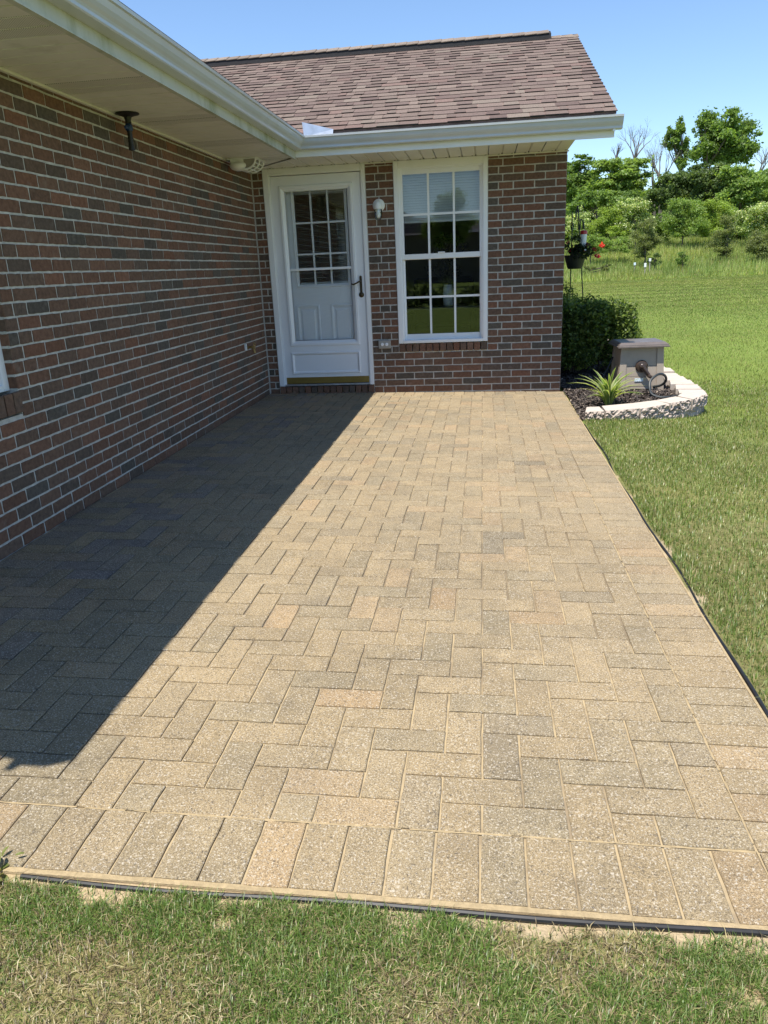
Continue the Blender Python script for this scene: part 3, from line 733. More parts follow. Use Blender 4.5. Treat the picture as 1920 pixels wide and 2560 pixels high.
mb = MB(); mb.box(LX0, LX1, yi0+.012, yi0+.016, LZ0, LZ1); mb.build('pane', 'glass_clear', idr)
for xa, xb in ((.352, .602), (.722, .972)):
    mb = MB(); ring(mb, xa, xb, .28, .915, .034, yi0-.013, yi0-.001, yi0); ring(mb, xa+.034, xb-.034, .314, .881, .03, yi0-.001, yi0-.014, yi0-.001); mb.box(xa+.062, xb-.062, yi0-.0145, yi0+.002, .342, .853); mb.build('panel', 'doorpaint', idr)
mb = MB(); mb.lathe([(.012, 0), (.012, -.03), (.027, -.045), (.028, -.06), (.018, -.07), (.004, -.072)], 14, (1.065, yi0, 1.0), 'y'); mb.build('knob', 'bronze', idr, True)
# ---- window by the door
def window(xa, xb, za, zb, org, face, name='window', label=None, glassmat='glass'):
    """built in a local frame: s along the wall, n outwards, z up"""
    w = empty(name); w.parent = house; w.matrix_local = HO
    if label: w['label'] = label
    def P(s, n_, z): return (s, org-n_, z) if face == 'back' else (org+n_, s, z)
    def bx(nm, s0, s1, n0, n1, z0, z1, mat='vinyl', c=.004):
        mbx = MB(); A, B_ = P(s0, n0, z0), P(s1, n1, z1)
        x_ = sorted((A[0], B_[0])); y_ = sorted((A[1], B_[1]))
        (mbx.cbox if c else mbx.box)(*((x_[0], x_[1], y_[0], y_[1], z0, z1)+((c,) if c else ()))); return mbx.build(nm, mat, w)
    for s0, s1, z0, z1 in ((xa, xa+.045, za, zb), (xb-.045, xb, za, zb), (xa+.045, xb-.045, zb-.07, zb), (xa+.045, xb-.045, za, za+.03)): bx('casing', s0, s1, -.10, .012, z0, z1)
    for s0, s1, z0, z1 in ((xa+.045, xa+.063, za+.03, zb-.07), (xb-.063, xb-.045, za+.03, zb-.07), (xa+.063, xb-.063, zb-.082, zb-.07)): bx('jamb', s0, s1, -.09, -.004, z0, z1, c=.002)
    zm0, zm1 = za+.49*(zb-za)-.026, za+.49*(zb-za)+.024
    for (z0, z1, n_, top) in ((zm0, zb-.082, -.018, 1), (za+.03, zm1-.012, -.050, 0)):
        g0, g1 = (zm1, zb-.125) if top else (za+.088, zm0-.003)
        s0, s1 = xa+.063, xb-.063; q0, q1 = xa+.086, xb-.079
        for a4 in ((s0, q0, z0, z1), (q1, s1, z0, z1), (q0, q1, g1, z1), (q0, q1, z0, g0)): bx('sash', a4[0], a4[1], n_-.028, n_, a4[2], a4[3], c=.003)
        for k_ in (1, 2): sm = q0+(q1-q0)*k_/3; bx('muntin', sm-.0105, sm+.0105, n_-.0045, n_+.001, g0, g1, c=0)
        zmm = (g0+g1)/2; bx('muntin', q0, q1, n_-.0045, n_+.0005, zmm-.0105, zmm+.0105, c=0)
        bx('pane', q0, q1, n_-.0085, n_-.006, g0, g1, glassmat, c=0)
    bx('lock', (xa+xb)/2-.035, (xa+xb)/2+.035, -.016, -.004, zm1+.0005, zm1+.013, c=.003)
    return w
window(WIN[0], WIN[1], .491, ZS-.002, D, 'back', label='tall white window with six over six panes on the door wall')
window(LWIN[0], LWIN[1], .744, 2.196, -.058, 'left', label='white window in the long wall with a brick sill')
# ---- room behind
mb = MB()
rx0, rx1, ry0, ry1 = -.3, W-.12, D+.13, 12.6
mb.add([(rx0, ry0, .0), (rx1, ry0, .0), (rx1, ry1, .0), (rx0, ry1, .0)], [(0, 1, 2, 3)]); hpart(mb, 'room_floor', 'floorwood')
mb = MB(); zc = 2.44
mb.add([(rx0, ry0, zc), (rx1, ry0, zc), (rx1, ry1, zc), (rx0, ry1, zc)], [(0, 1, 2, 3)])
mb.add([(rx0, ry0, 0), (rx0, ry1, 0), (rx0, ry1, zc), (rx0, ry0, zc), (rx1, ry0, 0), (rx1, ry1, 0), (rx1, ry1, zc), (rx1, ry0, zc)], [(0, 1, 2, 3), (4, 5, 6, 7)])
wz0, wz1, wx0, wx1 = 1.845, 1.935, 1.05, 2.28
for q in ((rx0, wx0, 0, zc), (wx1, rx1, 0, zc), (wx0, wx1, 0, wz0), (wx0, wx1, wz1, zc)): mb.add([(q[0], ry1, q[2]), (q[1], ry1, q[2]), (q[1], ry1, q[3]), (q[0], ry1, q[3])], [(0, 1, 2, 3)])
for q in ((rx0, DOOR[0]+.07, 0, zc), (DOOR[1]-.04, WIN[0]+.03, 0, zc), (WIN[1]-.03, rx1, 0, zc), (DOOR[0]+.07, DOOR[1]-.04, 2.2, zc), (WIN[0]+.03, WIN[1]-.03, 0, .50), (WIN[0]+.03, WIN[1]-.03, 2.24, zc)): mb.add([(q[0], ry0, q[2]), (q[1], ry0, q[2]), (q[1], ry0, q[3]), (q[0], ry0, q[3])], [(0, 1, 2, 3)])
hpart(mb, 'room_shell', 'interior')
for xm in (1.52, 1.86): mb = MB(); mb.box(xm-.012, xm+.012, ry1-.03, ry1-.005, wz0, wz1); hpart(mb, 'muntin', 'darkwood')
def blind(x0, x1, z0, z1, y, name, label, pitch=.024, tilt=.0112, mat='blind'):
    b2 = empty(name, ((x0+x1)/2, y, z1), label, 'blind'); z = z1-.03; mb = MB(); mb.cbox(x0-(x0+x1)/2, x1-(x0+x1)/2, -.02, .02, -.028, 0, .003); mb.build('head_rail', 'blind', b2)
    sm = MB(); w = (x1-x0)/2; sm.add([(-w, -.0175+tilt, -tilt), (w, -.0175+tilt, -tilt), (w, .0175-tilt, tilt), (-w, .0175-tilt, tilt), (-w, -.016+tilt, -tilt-.0004), (w, -.016+tilt, -tilt-.0004), (w, .019-tilt, tilt-.0004), (-w, .019-tilt, tilt-.0004)], [(0, 1, 2, 3), (7, 6, 5, 4), (0, 4, 5, 1), (2, 6, 7, 3)])
    me = None; zz = -.045
    while z1+zz > z0+.02:
        if me is None: o = sm.build('slat', mat, b2); me = o.data
        else: o = link('slat', me, None, b2)
        o.location = (0, 0, zz); zz -= pitch
    mb = MB(); mb.cbox(-w, w, -.014, .014, z0-z1, z0-z1+.022, .003); mb.build('bottom_rail', 'blind', b2)
blind(WIN[0]+.05, WIN[1]-.05, 1.675, 2.205, D+.145, 'window_blind', 'white slatted blind drawn half way down behind the tall window')
blind(LX0+.0, LX1, 1.12, 2.03, D+.150, 'door_blind', 'open slatted blind hanging behind the panes of the inner door', .021, .003, 'greyplastic')
# furniture seen through the window
tb = empty('console_table', (1.86, 9.15, .0), 'dark wooden table seen through the tall window', 'table')
mb = MB(); mb.cbox(-.62, .62, -.22, .22, .77, .80, .005); mb.build('table_top', 'darkwood', tb)
for sx in (-.56, .56):
    for sy in (-.17, .17): mb = MB(); mb.cbox(sx-.022, sx+.022, sy-.022, sy+.022, .0, .7695, .004); mb.build('leg', 'darkwood', tb)
va = empty('vase', (1.915, 9.10, .8005), 'white marbled vase of dark flowers on the table behind the glass', 'vase')
mb = MB(); mb.lathe([(.045, 0), (.058, .01), (.060, .10), (.058, .19), (.050, .235), (.046, .24), (.040, .235)], 20); mb.build('body', 'ceramic', va, True)
Vv = []; mb = MB(); ml = MB()
for i in range(38):
    a_ = random.uniform(0, 6.28); r_ = random.uniform(.02, .24); h = random.uniform(.35, .82)-r_*.5
    tip = (r_*math.cos(a_), r_*math.sin(a_)*.7, h); mb.tube([(0, 0, .2), (tip[0]*.4, tip[1]*.4, h*.7), tip], .0025, 4)
    for q in range(7):
        p = Vector(tip)+Vector((random.gauss(0, .035), random.gauss(0, .03), random.gauss(0, .04))); d1 = Vector((random.gauss(0, 1), random.gauss(0, 1), random.gauss(0, 1))).normalized()*.026; d2 = d1.orthogonal().normalized()*.013
        ml.add([(p-d1)[:], (p-d2)[:], (p+d1)[:], (p+d2)[:]], [(0, 1, 2, 3)], (.03, .035, .045))
mb.build('stem', 'pot', va); ml.build('blossom', 'leaf', va, usetint=True)
ch = empty('armchair', (1.75, 11.0, 0), 'black armchair in the room behind the vase', 'chair')
mb = MB(); mb.cbox(-.42, .42, -.38, .30, .12, .46, .06); mb.build('seat', 'cloth', ch); mb = MB(); mb.cbox(-.44, .44, .30, .48, .12, 1.10, .07); mb.build('backrest', 'cloth', ch)
for sx in (-.5, .42): mb = MB(); mb.cbox(sx, sx+.10, -.38, .30, .12, .64, .04); mb.build('armrest', 'cloth', ch)
for sx in (-.40, .40):
    for sy in (-.32, .40): mb = MB(); mb.cbox(sx-.025, sx+.025, sy-.025, sy+.025, 0, .1195, .004); mb.build('leg', 'darkwood', ch)

# ------------------------------------------------------------------ fixtures on the house
lp = empty('wall_lamp', (1.287, D-.003, 1.85), 'small white jar lamp fixed to the brick between door and window', 'lamp')
mb = MB(); mb.lathe([(.060, 0), (.061, -.012), (.052, -.024), (.03, -.028)], 24, (0, 0, 0), 'y'); mb.build('back_plate', 'vinyl', lp, True)
mb = MB(); mb.tube([(0, -.02, .005), (0, -.05, .022), (0, -.075, .012), (0, -.078, -.005)], [.024, .026, .028, .03], 14); mb.lathe([(.036, .02), (.040, .0), (.042, -.030), (.040, -.034)], 20, (0, -.078, -.005)); mb.build('holder', 'vinyl', lp, True)
mb = MB(); mb.lathe([(.038, -.036), (.040, -.06), (.037, -.10), (.026, -.128), (.010, -.138), (.002, -.139)], 20, (0, -.078, -.003)); mb.build('jar', 'glass_clear', lp, True)
mb = MB(); mb.lathe([(.012, -.036), (.014, -.05), (.024, -.075), (.024, -.095), (.014, -.115), (.003, -.119)], 16, (0, -.078, -.003)); mb.build('bulb', 'frost', lp, True)
ot = empty('electrical_outlet', (1.29, D-.003, .49), 'grey covered electrical outlet on the brick beside the door frame', 'outlet')
mb = MB(); mb.cbox(-.066, .066, -.030, 0, -.044, .042, .010); mb.build('cover', 'greyplastic', ot)
for sx in (-.022, .024): mb = MB(); mb.lathe([(.017, -.0305), (.017, -.036), (.012, -.038)], 16, (sx, 0, 0), 'y'); mb.build('socket', 'frost', ot)
for sx in (-.035, .035): mb = MB(); mb.tube([(sx, -.012, .041), (sx, -.012, .050)], .006, 8); mb.build('hinge_lug', 'greyplastic', ot)
sp = empty('water_spigot', (.002, 7.25, .569), 'brass outdoor water tap on the long brick wall near the corner', 'tap')
mb = MB(); mb.lathe([(.024, 0), (.024, .006), (.012, .010), (.012, .05), (.016, .052), (.016, .075), (.009, .085)], 14, (0, 0, 0), 'x'); mb.tube([(.06, 0, 0), (.075, 0, -.012), (.085, 0, -.04), (.085, 0, -.055)], [.012, .012, .011, .013], 10); mb.build('body', 'brass', sp, True)
mb = MB(); pts = [(.088+.004*math.sin(3*a_), .03*math.cos(a_), .012+.03*math.sin(a_)) for a_ in np.linspace(0, 2*math.pi, 19)[:-1]]; mb.tube(pts, .005, 6, closed=True); mb.tube([(.085, -.03, .012), (.085, .03, .012)], .004, 6); mb.build('wheel', 'brass', sp)
mb = MB(); mb.cbox(.0, .02, -.045, -.02, -.03, .035, .003); mb.build('collar', 'white', sp)
sv = empty('soffit_vent', (.15, 7.27, ZS-.001), 'white plastic exhaust vent hood under the soffit in the corner', 'vent')
mb = MB(); mb.cbox(-.115, .155, -.15, .16, -.010, 0, .003); mb.build('flange', 'vinyl', sv)
mb = MB(); R_ = .092
prof = [(.04+R_*math.sin(a_), -.0105-R_*math.cos(a_)*1.0+0) for a_ in np.linspace(-math.pi/2, 0, 7)]
prof = [(-.09, -.0105), (-.085, -.05), (-.06, -.078), (-.02, -.092), (.03, -.094), (.03, -.0105)]
mb.extrude(prof, lambda p: (p[0], -.13, p[1]), lambda p: (p[0], .14, p[1])); mb.build('hood', 'vinyl', sv)
mb = MB(); bm = bmesh.new(); bmesh.ops.create_uvsphere(bm, u_segments=16, v_segments=10, radius=1)
for v in bm.verts: v.co = Vector((-.025+v.co.x*.085, -.085+v.co.y*.085, -.060+v.co.z*.042))
mb.frombm(bm); mb.build('scoop', 'vinyl', sv, True)
for yy in (-.128, .0, .13):
    mb = MB(); pts = [(.03+.115*math.sin(a_), yy, -.0105-.084*math.cos(a_)) for a_ in np.linspace(0, math.pi/2, 9)]; mb.tube(pts, .0075, 6); mb.build('rib', 'vinyl', sv, True)
for a_ in (.42, .80, 1.18):
    mb = MB(); mb.tube([(.03+.115*math.sin(a_), -.128, -.0105-.084*math.cos(a_)), (.03+.115*math.sin(a_), .13, -.0105-.084*math.cos(a_))], .0055, 6); mb.build('louvre_bar', 'vinyl', sv, True)
mb = MB(); pts = [(.03+.10*math.sin(a_), -.0105-.072*math.cos(a_)) for a_ in np.linspace(0, math.pi/2, 9)]
mb.extrude(pts+[(.03, -.0105)], lambda p: (p[0], -.12, p[1]), lambda p: (p[0], .125, p[1])); mb.build('screen', 'greyplastic', sv)
hf = empty('hanging_fitting', (.092, 5.01, ZS-.001), 'black bracket with blue collar and ring hanging from the soffit', 'bracket')
mb = MB(); mb.lathe([(.074, 0), (.074, -.006), (.05, -.012), (.024, -.022), (.018, -.045), (.02, -.06)], 18); mb.build('flange', 'darkmetal', hf, True)
mb = MB(); mb.lathe([(.018, -.060), (.023, -.068), (.024, -.094), (.018, -.102)], 14); mb.tube([(0, -.015, -.082), (0, -.05, -.086), (0, -.058, -.086)], [.014, .010, .006], 8); mb.build('collar', 'blue', hf, True)
mb = MB(); pf = []
for i in range(9): pf += [(.014 if i % 2 else .0175, -.102-i*.010)]
pf += [(.018, -.190), (.019, -.212), (.012, -.214)]
mb.lathe(pf, 12); mb.build('stem', 'darkmetal', hf, True)
mb = MB(); mb.tube([(0, .036+.026*math.cos(a_), -.172+.034*math.sin(a_)) for a_ in np.linspace(0, 6.283, 17)[:-1]], .0028, 6, closed=True); mb.build('ring', 'darkmetal', hf)

# ------------------------------------------------------------------ planting bed
def bed_z(x, y): return -.055+.03*(fbm(x, y, 4, 21)-.5)+.015*sstep(6.6, 7.6, y)
gx = np.linspace(3.135, 4.40, 64); gy = np.linspace(6.45, 12.7, 190)
GX, GY = np.meshgrid(gx, gy, indexing='ij'); GZ = bed_z(GX, GY)
ok = bed_mask(GX, GY); I = np.arange(GX.size).reshape(GX.shape)
q = np.stack([I[:-1, :-1], I[1:, :-1], I[1:, 1:], I[:-1, 1:]], -1); okq = (ok[:-1, :-1] & ok[1:, :-1] & ok[1:, 1:] & ok[:-1, 1:])
me = npmesh('mulch_bed', np.stack([GX, GY, GZ], -1).reshape(-1, 3), quads=q[okq]); mo = link('mulch_bed', me, 'mulch'); tag(mo, kind='structure')
# chips
n = 15000
x = rng.uniform(3.15, 4.36, n); y = 6.45+6*rng.random(n)**1.7; k = bed_mask(x, y); x, y = x[k], y[k]; n = len(x)
a = rng.uniform(0, 6.28, n); ln = rng.uniform(.006, .026, n); wd = rng.uniform(.003, .008, n); tl = rng.normal(0, .45, n)
c = np.stack([x, y, bed_z(x, y)+.006+.008*rng.random(n)], -1)
u = np.stack([np.cos(a)*np.cos(tl), np.sin(a)*np.cos(tl), np.sin(tl)], -1)*ln[:, None]; v = np.stack([-np.sin(a), np.cos(a), rng.normal(0, .35, n)], -1)*wd[:, None]
V = np.stack([c-u-v, c+u-v, c+u+v, c-u+v], 1).reshape(-1, 3); q = np.arange(4*n).reshape(-1, 4)
sh = rng.choice(3, n, p=[.74, .19, .07]); cols = np.array([[.045, .035, .03], [.10, .078, .062], [.26, .21, .16]])[sh]*rng.uniform(.6, 1.4, (n, 1))
m_, nt, b = newmat('chip'); L(nt, tint(nt, 'attr'), b.inputs['Base Color']); b.inputs['Roughness'].default_value = .9; M['chip'] = m_
o = link('mulch_chips', npmesh('mulch_chips', V, quads=q, tintv=np.repeat(cols, 4, 0)), 'chip'); tag(o, 'dark shredded bark mulch covering the planting bed', 'mulch', kind='stuff')

# block wall
gw = empty('garden_wall', (3.174, 6.435, -.08), 'low curved wall of pale split face concrete blocks round the mulch bed', 'garden wall')
g0 = Vector(gw.location)
def block(quad, zt, zb, front, seed, chips=.012):
    """quad: outer a, outer b, inner b, inner a (xy). front face (a-b) is rough"""
    r = random.Random(seed); a_, b2, c_, d_ = [Vector((p[0], p[1], 0)) for p in quad]; a_, b2, c_, d_ = a_.lerp(b2, .012), b2.lerp(a_, .012), c_.lerp(d_, .012), d_.lerp(c_, .012)
    nrm = (a_+b2-c_-d_).normalized(); nu, nv = 18, 8; V = []; F = []
    for j in range(nv+1):
        for i in range(nu+1):
            p = a_.lerp(b2, i/nu); z = zb+(zt-zb)*j/nv
            e = 0 if (j == nv or i in (0, nu) or j == 0) else r.uniform(-chips, chips)
            if j == nv: e = r.uniform(-.006, .001)
            e = e+.006*math.sin(i*.9+seed)*math.sin(j*1.1+seed*2) if e else e; p = p+nrm*(e-.002); V.append((p.x, p.y, z+(r.uniform(-.004, .004) if 0 < j < nv else 0)))
    for j in range(nv):
        for i in range(nu): q_ = j*(nu+1)+i; F.append((q_, q_+1, q_+nu+2, q_+nu+1))
    n0 = len(V); V += [(c_.x, c_.y, zb), (d_.x, d_.y, zb), (c_.x, c_.y, zt), (d_.x, d_.y, zt)]
    top = [nv*(nu+1)+i for i in range(nu+1)]; bot = list(range(nu+1))
    F += [tuple(top+[n0+2, n0+3]), tuple((bot+[n0, n0+1])[::-1]), (n0, n0+1, n0+3, n0+2)]
    F += [tuple([j*(nu+1)+nu for j in range(nv+1)]+[n0+2, n0]), tuple([j*(nu+1) for j in range(nv+1)][::-1]+[n0+1, n0+3])]
    V = [(v_[0]-g0.x, v_[1]-g0.y, v_[2]-g0.z) for v_ in V]
    mb_ = MB(); mb_.add(V, F); o_ = mb_.build('block', 'blocktop', gw); o_.location.z = r.uniform(-.004, .004); o_.rotation_euler.x = r.uniform(-.006, .006); o_.data.materials.append(M['blockface'])
    for p in o_.data.polygons:
        if p.index < nu*nv: p.material_index = 1
    return o_
M['blocktop'] = plain('blocktop', (.46, .40, .34), .9, var=.10, scale=20, bmp=.4, bscale=150, spec=.2, dirt=((.42, .36, .31), 9, .6))
op = [Vector((*p, 0)) for p in WALL_OUT]; ip = [Vector((*p, 0)) for p in WALL_IN]
joints = [(0, (3.176, 6.437), (3.218, 6.662)), (1, (3.336, 6.456), (3.335, 6.684))]
seq = [((3.176, 6.437), (3.340, 6.456), (3.328, 6.684), (3.218, 6.672)),
       ((3.346, 6.455), (3.648, 6.545), (3.608, 6.800), (3.350, 6.700)),
       ((3.654, 6.548), (3.942, 6.758), (3.862, 6.955), (3.570, 6.795)),
       ((3.948, 6.764), (4.172, 6.938), (4.075, 7.120), (3.855, 6.935)),
       ((4.180, 6.935), (4.372, 7.190), (4.182, 7.300), (4.090, 7.118)),
       ((4.374, 7.200), (4.416, 7.486), (4.190, 7.520), (4.150, 7.312)),
       ((4.404, 7.500), (4.436, 7.786), (4.232, 7.800), (4.172, 7.530)),
       ((4.418, 7.800), (4.444, 8.086), (4.244, 8.095), (4.186, 7.812)),
       ((4.427, 8.100), (4.448, 8.388), (4.248, 8.395), (4.200, 8.108))]
y = 8.397
while y < 12.4: seq.append(((4.432, y), (4.448, y+.290), (4.248, y+.292), (4.212, y+.008))); y += .299
for i, s in enumerate(seq): block(s, .020+random.uniform(-.003, .003), -.079, True, i)
for i, (s, s2) in enumerate(zip(seq[:-1], seq[1:])):   # lower course, half a block along
    mid = lambda p, q_: ((p[0]+q_[0])/2, (p[1]+q_[1])/2)
    block((mid(s[0], s[1]), mid(s2[0], s2[1]), mid(s2[2], s2[3]), mid(s[3], s[2])), -.0795, -.20, True, 50+i, .009)

# hose box
hb = empty('hose_reel_box', (3.893, 7.79, -.05), 'taupe plastic hose reel box with dark lid and crank handle', 'hose box', rz=math.radians(2.5))
mb = MB(); h0, h1 = 0, .455
def taper(mb_, x0, x1, y0, y1, z0, z1, k=.06, c=None):   # box tapering inwards with height
    f = lambda z: 1-k*(z-h0)/(h1-h0)
    V = [(x_*f(z), .21+(y_-.21)*f(z), z) for z in (z0, z1) for x_, y_ in ((x0, y0), (x1, y0), (x1, y1), (x0, y1))]
    mb_.add(V, [(3, 2, 1, 0), (4, 5, 6, 7), (0, 1, 5, 4), (1, 2, 6, 5), (2, 3, 7, 6), (3, 0, 4, 7)])
for sx in (-1, 1):
    for yy in (0, .36):
        mb = MB(); a_, b2 = sorted((sx*.228, sx*.158)); taper(mb, a_, b2, yy, yy+.06, 0, .45, .10); mb.build('corner_post', 'boxtaupe', hb)
zz = [.062, .160, .262, .45]
for i in range(3):
    mb = MB(); taper(mb, -.158, .158, .012, .03, zz[i]+.0015, zz[i+1]-.0015, .10); mb.build('front_board', 'boxtaupe', hb)
    for sx in (-1, 1): mb = MB(); a_, b2 = sorted((sx*.218, sx*.20)); taper(mb, a_, b2, .06, .36, zz[i]+.0015, zz[i+1]-.0015, .10); mb.build('side_board', 'boxtaupe', hb)
    mb = MB(); taper(mb, -.158, .158, .39, .408, zz[i]+.0015, zz[i+1]-.0015, .10); mb.build('back_board', 'boxtaupe', hb)
mb = MB(); taper(mb, -.158, -.10, .014, .03, .0, .060, .10); taper(mb, .10, .158, .014, .03, .0, .060, .10); taper(mb, -.0995, .0995, .014, .03, .035, .060, .10); mb.build('plinth', 'boxtaupe', hb)
mb = MB(); mb.box(-.19, .19, .045, .38, .03, .44); mb.build('inner_drum', 'rubber', hb)
mb = MB(); lid = [(-.045, .448, 0), (-.045, .462, 0), (-.030, .466, 0), (-.028, .480, .008), (.05, .522, .05)]
rings = [((-.250, .250), (-.042, .455), .450), ((-.250, .250), (-.042, .455), .462), ((-.240, .240), (-.032, .445), .467), ((-.238, .238), (-.030, .443), .476), ((-.212, .212), (.01, .402), .497)]
V = []; F = []
for (xa, xb), (ya, yb_), z in rings: V += [(xa, ya, z), (xb, ya, z), (xb, yb_, z), (xa, yb_, z)]
for j in range(len(rings)-1):
    for i in range(4): F.append((4*j+i, 4*j+(i+1) % 4, 4*j+4+(i+1) % 4, 4*j+4+i))
F += [(3, 2, 1, 0), tuple(4*(len(rings)-1)+i for i in range(4))]; mb.add(V, F); mb.build('lid', 'boxlid', hb)
mb = MB(); mb.lathe([(.060, .026), (.061, .012), (.052, .004), (.048, -.004), (.03, -.008)], 24, (.0, .0, .262), 'y'); cd = mb.build('crank_disc', 'boxhandle', hb, True)
mb = MB(); mb.lathe([(.028, -.006), (.028, -.03), (.022, -.036), (.006, -.038)], 18, (.0, .0, .262), 'y'); mb.tube([(.0, -.022, .262), (.03, -.026, .222), (.068, -.028, .170)], [.026, .022, .019], 10); mb.tube([(.068, -.024, .170), (.068, -.05, .168), (.069, -.075, .166), (.069, -.080, .166)], [.020, .019, .017, .008], 12); mb.build('crank_handle', 'boxhandle', hb, True)
mb = MB(); mb.box(-.062, .022, .0095, .0125, .112, .142); sl_ = mb.build('sticker', 'bluewhite', hb)
# hose
hz = empty('garden_hose', (4.02, 7.52, -.03), 'loop of black garden hose lying on the mulch in front of the box', 'hose')
pts = [(.0, .26, .03), (.05, .2, .05), (.075, .13, .10), (.06, .10, .145), (.02, .06, .17), (-.03, .02, .168), (-.085, -.02, .13), (-.10, -.06, .08), (-.09, -.09, .03), (-.05, -.12, .006), (.01, -.14, .0), (.09, -.12, .0), (.14, -.06, .0)]
def smooth_pts(P, n=6):
    P = [Vector(p) for p in P]; out = []
    for i in range(len(P)-1):
        p0, p1, p2, p3 = P[max(i-1, 0)], P[i], P[i+1], P[min(i+2, len(P)-1)]
        for k in range(n):
            t = k/n; out.append(.5*((2*p1)+(p2-p0)*t+(2*p0-5*p1+4*p2-p3)*t*t+(3*p1-p0-3*p2+p3)*t**3))
    return out+[P[-1]]
mb = MB(); mb.tube([(p_*1.12) for p_ in smooth_pts(pts)], .0125, 8); mb.build('hose_loop', 'hose', hz, True)
mb = MB(); mb.tube(smooth_pts([(-.36, .60, .30), (-.44, .50, .16), (-.52, .42, .04), (-.56, .36, -.01)]), .009, 8); mb.build('hose_tail', 'hose', hz, True)

# leaves as strips -------------------------------------------------
def leaf_strip(length, width, bend, n=7, edge=None, mid=None, fold=.25):
    V = []; F = []; T = []
    for i in range(n+1):
        t = i/n; a_ = bend*t*t*1.2; x_ = length*(t*math.cos(a_*.5)); z_ = -length*t*math.sin(a_*.9)
        w = width*(.35+1.2*t-.2*t*t)*(1-t**3)**.8 if i < n else .0004
        V += [(x_, -w/2, z_+w*fold), (x_, -w/5, z_), (x_, w/5, z_), (x_, w/2, z_+w*fold)]; T += [edge, mid, mid, edge]
    for i in range(n):
        for j in range(3): F.append((4*i+j, 4*i+j+1, 4*i+5+j, 4*i+4+j))
    me = mesh('leaf', V, F, True); a_ = me.color_attributes.new('tint', 'FLOAT_COLOR', 'POINT')
    t = np.ones((len(V), 4), np.float32); t[:, :3] = T; a_.data.foreach_set('color', t.ravel()); me.materials.append(M['leaf']); return me
vr = [leaf_strip(L_, .033*s_, b_, edge=(.55, .55, .26), mid=(.15, .25, .06)) for L_, s_, b_ in ((.36, 1, .5), (.32, 1.15, .8), (.28, 1.2, 1.1), (.34, .9, .3), (.24, 1.1, .6))]
gp = empty('striped_plant', (3.465, 7.06, -.045), 'clump of green and cream striped strap leaves in the mulch', 'plant')
for i in range(54):
    o = bpy.data.objects.new('leaf', random.choice(vr)); COL.objects.link(o); o.parent = gp
    a_ = random.uniform(0, 6.283); el = min(1.55, random.gauss(1.33, .15)); o.location = (.03*math.cos(a_), .03*math.sin(a_), random.uniform(-.01, .03))
    o.rotation_euler = Euler((random.uniform(-.3, .3), -el, a_)); s = random.uniform(.65, 1.08); o.scale = (s, s*random.uniform(.8, 1.1), s)
wl = [leaf_strip(.06, .026, .5, 5, (.24, .25, .07), (.20, .24, .07), .1), leaf_strip(.05, .03, .9, 5, (.32, .25, .09), (.24, .23, .07), .1)]
wd_ = empty('weed', (1.205, 1.232, -.05), 'small leafy weed at the end of the black edging', 'weed')
for i in range(26):
    o = bpy.data.objects.new('leaf', random.choice(wl)); COL.objects.link(o); o.parent = wd_; a_ = random.uniform(0, 6.283)
    o.location = (random.gauss(-.01, .022), random.gauss(0, .022), random.uniform(0, .035)); o.rotation_euler = Euler((random.uniform(-.5, .5), -random.uniform(.1, 1.1), a_)); s = random.uniform(.3, .6); o.scale = (s, s, s)

# ------------------------------------------------------------------ foliage
def leaf_cloud(C, R_, n, size, cols, up=.35, shell=.55, flat=1.0, seed=0, csc=.25, loose=0.):
    """n leaf faces in a set of ellipsoids. C: (k,3) centres, R: (k,3) radii"""
    r = np.random.default_rng(seed); C = np.asarray(C, float); R_ = np.asarray(R_, float)
    wts = (R_[:, 0]*R_[:, 1]*R_[:, 2])**.72; k = r.choice(len(C), n, p=wts/wts.sum())
    d = r.normal(size=(n, 3)); d /= np.linalg.norm(d, axis=1)[:, None]
    rad = (shell+(1-shell)*r.random(n)**.6)*(1+.10*r.normal(size=n)); rad = np.where(r.random(n) < loose, rad*r.uniform(1.2, 2.1, n), rad); p = C[k]+d*R_[k]*rad[:, None]
    nrm = d*.45+r.normal(size=(n, 3))*.8+np.array([0, 0, up]); nrm /= np.linalg.norm(nrm, axis=1)[:, None]
    t = np.cross(nrm, r.normal(size=(n, 3))); t /= np.linalg.norm(t, axis=1)[:, None]; bt = np.cross(nrm, t)
    s = size*r.uniform(.55, 1.35, n)[:, None]
    V = np.stack([p-t*s, p-bt*s*.55*flat, p+t*s, p+bt*s*.55*flat], 1).reshape(-1, 3); q = np.arange(4*n).reshape(-1, 4)
    cols = np.asarray(cols); base = cols[r.integers(0, len(cols), n)]
    cl = (.85+.3*r.random(len(C)))[k][:, None]
    return V, q, np.repeat(base*cl*r.uniform(1-csc, 1+csc, (n, 1)), 4, 0)
def branches(mb_, p, d, ln, r, depth, rnd, spread=.55, keep=None, nside=5, shrink=.72):
    p = Vector(p); d = Vector(d).normalized(); pts = [p.copy()]; rs = [r]; m = 3
    for i in range(m):
        d = (d+Vector((rnd.gauss(0, .10), rnd.gauss(0, .10), rnd.gauss(0, .06)))).normalized(); p = p+d*ln/m; pts.append(p.copy()); rs.append(r*(1-.4*(i+1)/m))
    mb_.tube(pts, rs, nside if depth > 1 else 3)
    if keep is not None: keep.append(pts[-1])
    if depth <= 0: return
    for k in range(rnd.choice((2, 3, 3))):
        q = pts[rnd.choice((2, 3, 3))] if k else pts[3]
        nd = (d+Vector((rnd.gauss(0, spread), rnd.gauss(0, spread), rnd.gauss(.12, spread*.5)))).normalized()
        branches(mb_, q, nd, ln*rnd.uniform(shrink-.1, shrink+.12), rs[-1]*.75, depth-1, rnd, spread, keep, nside, shrink)
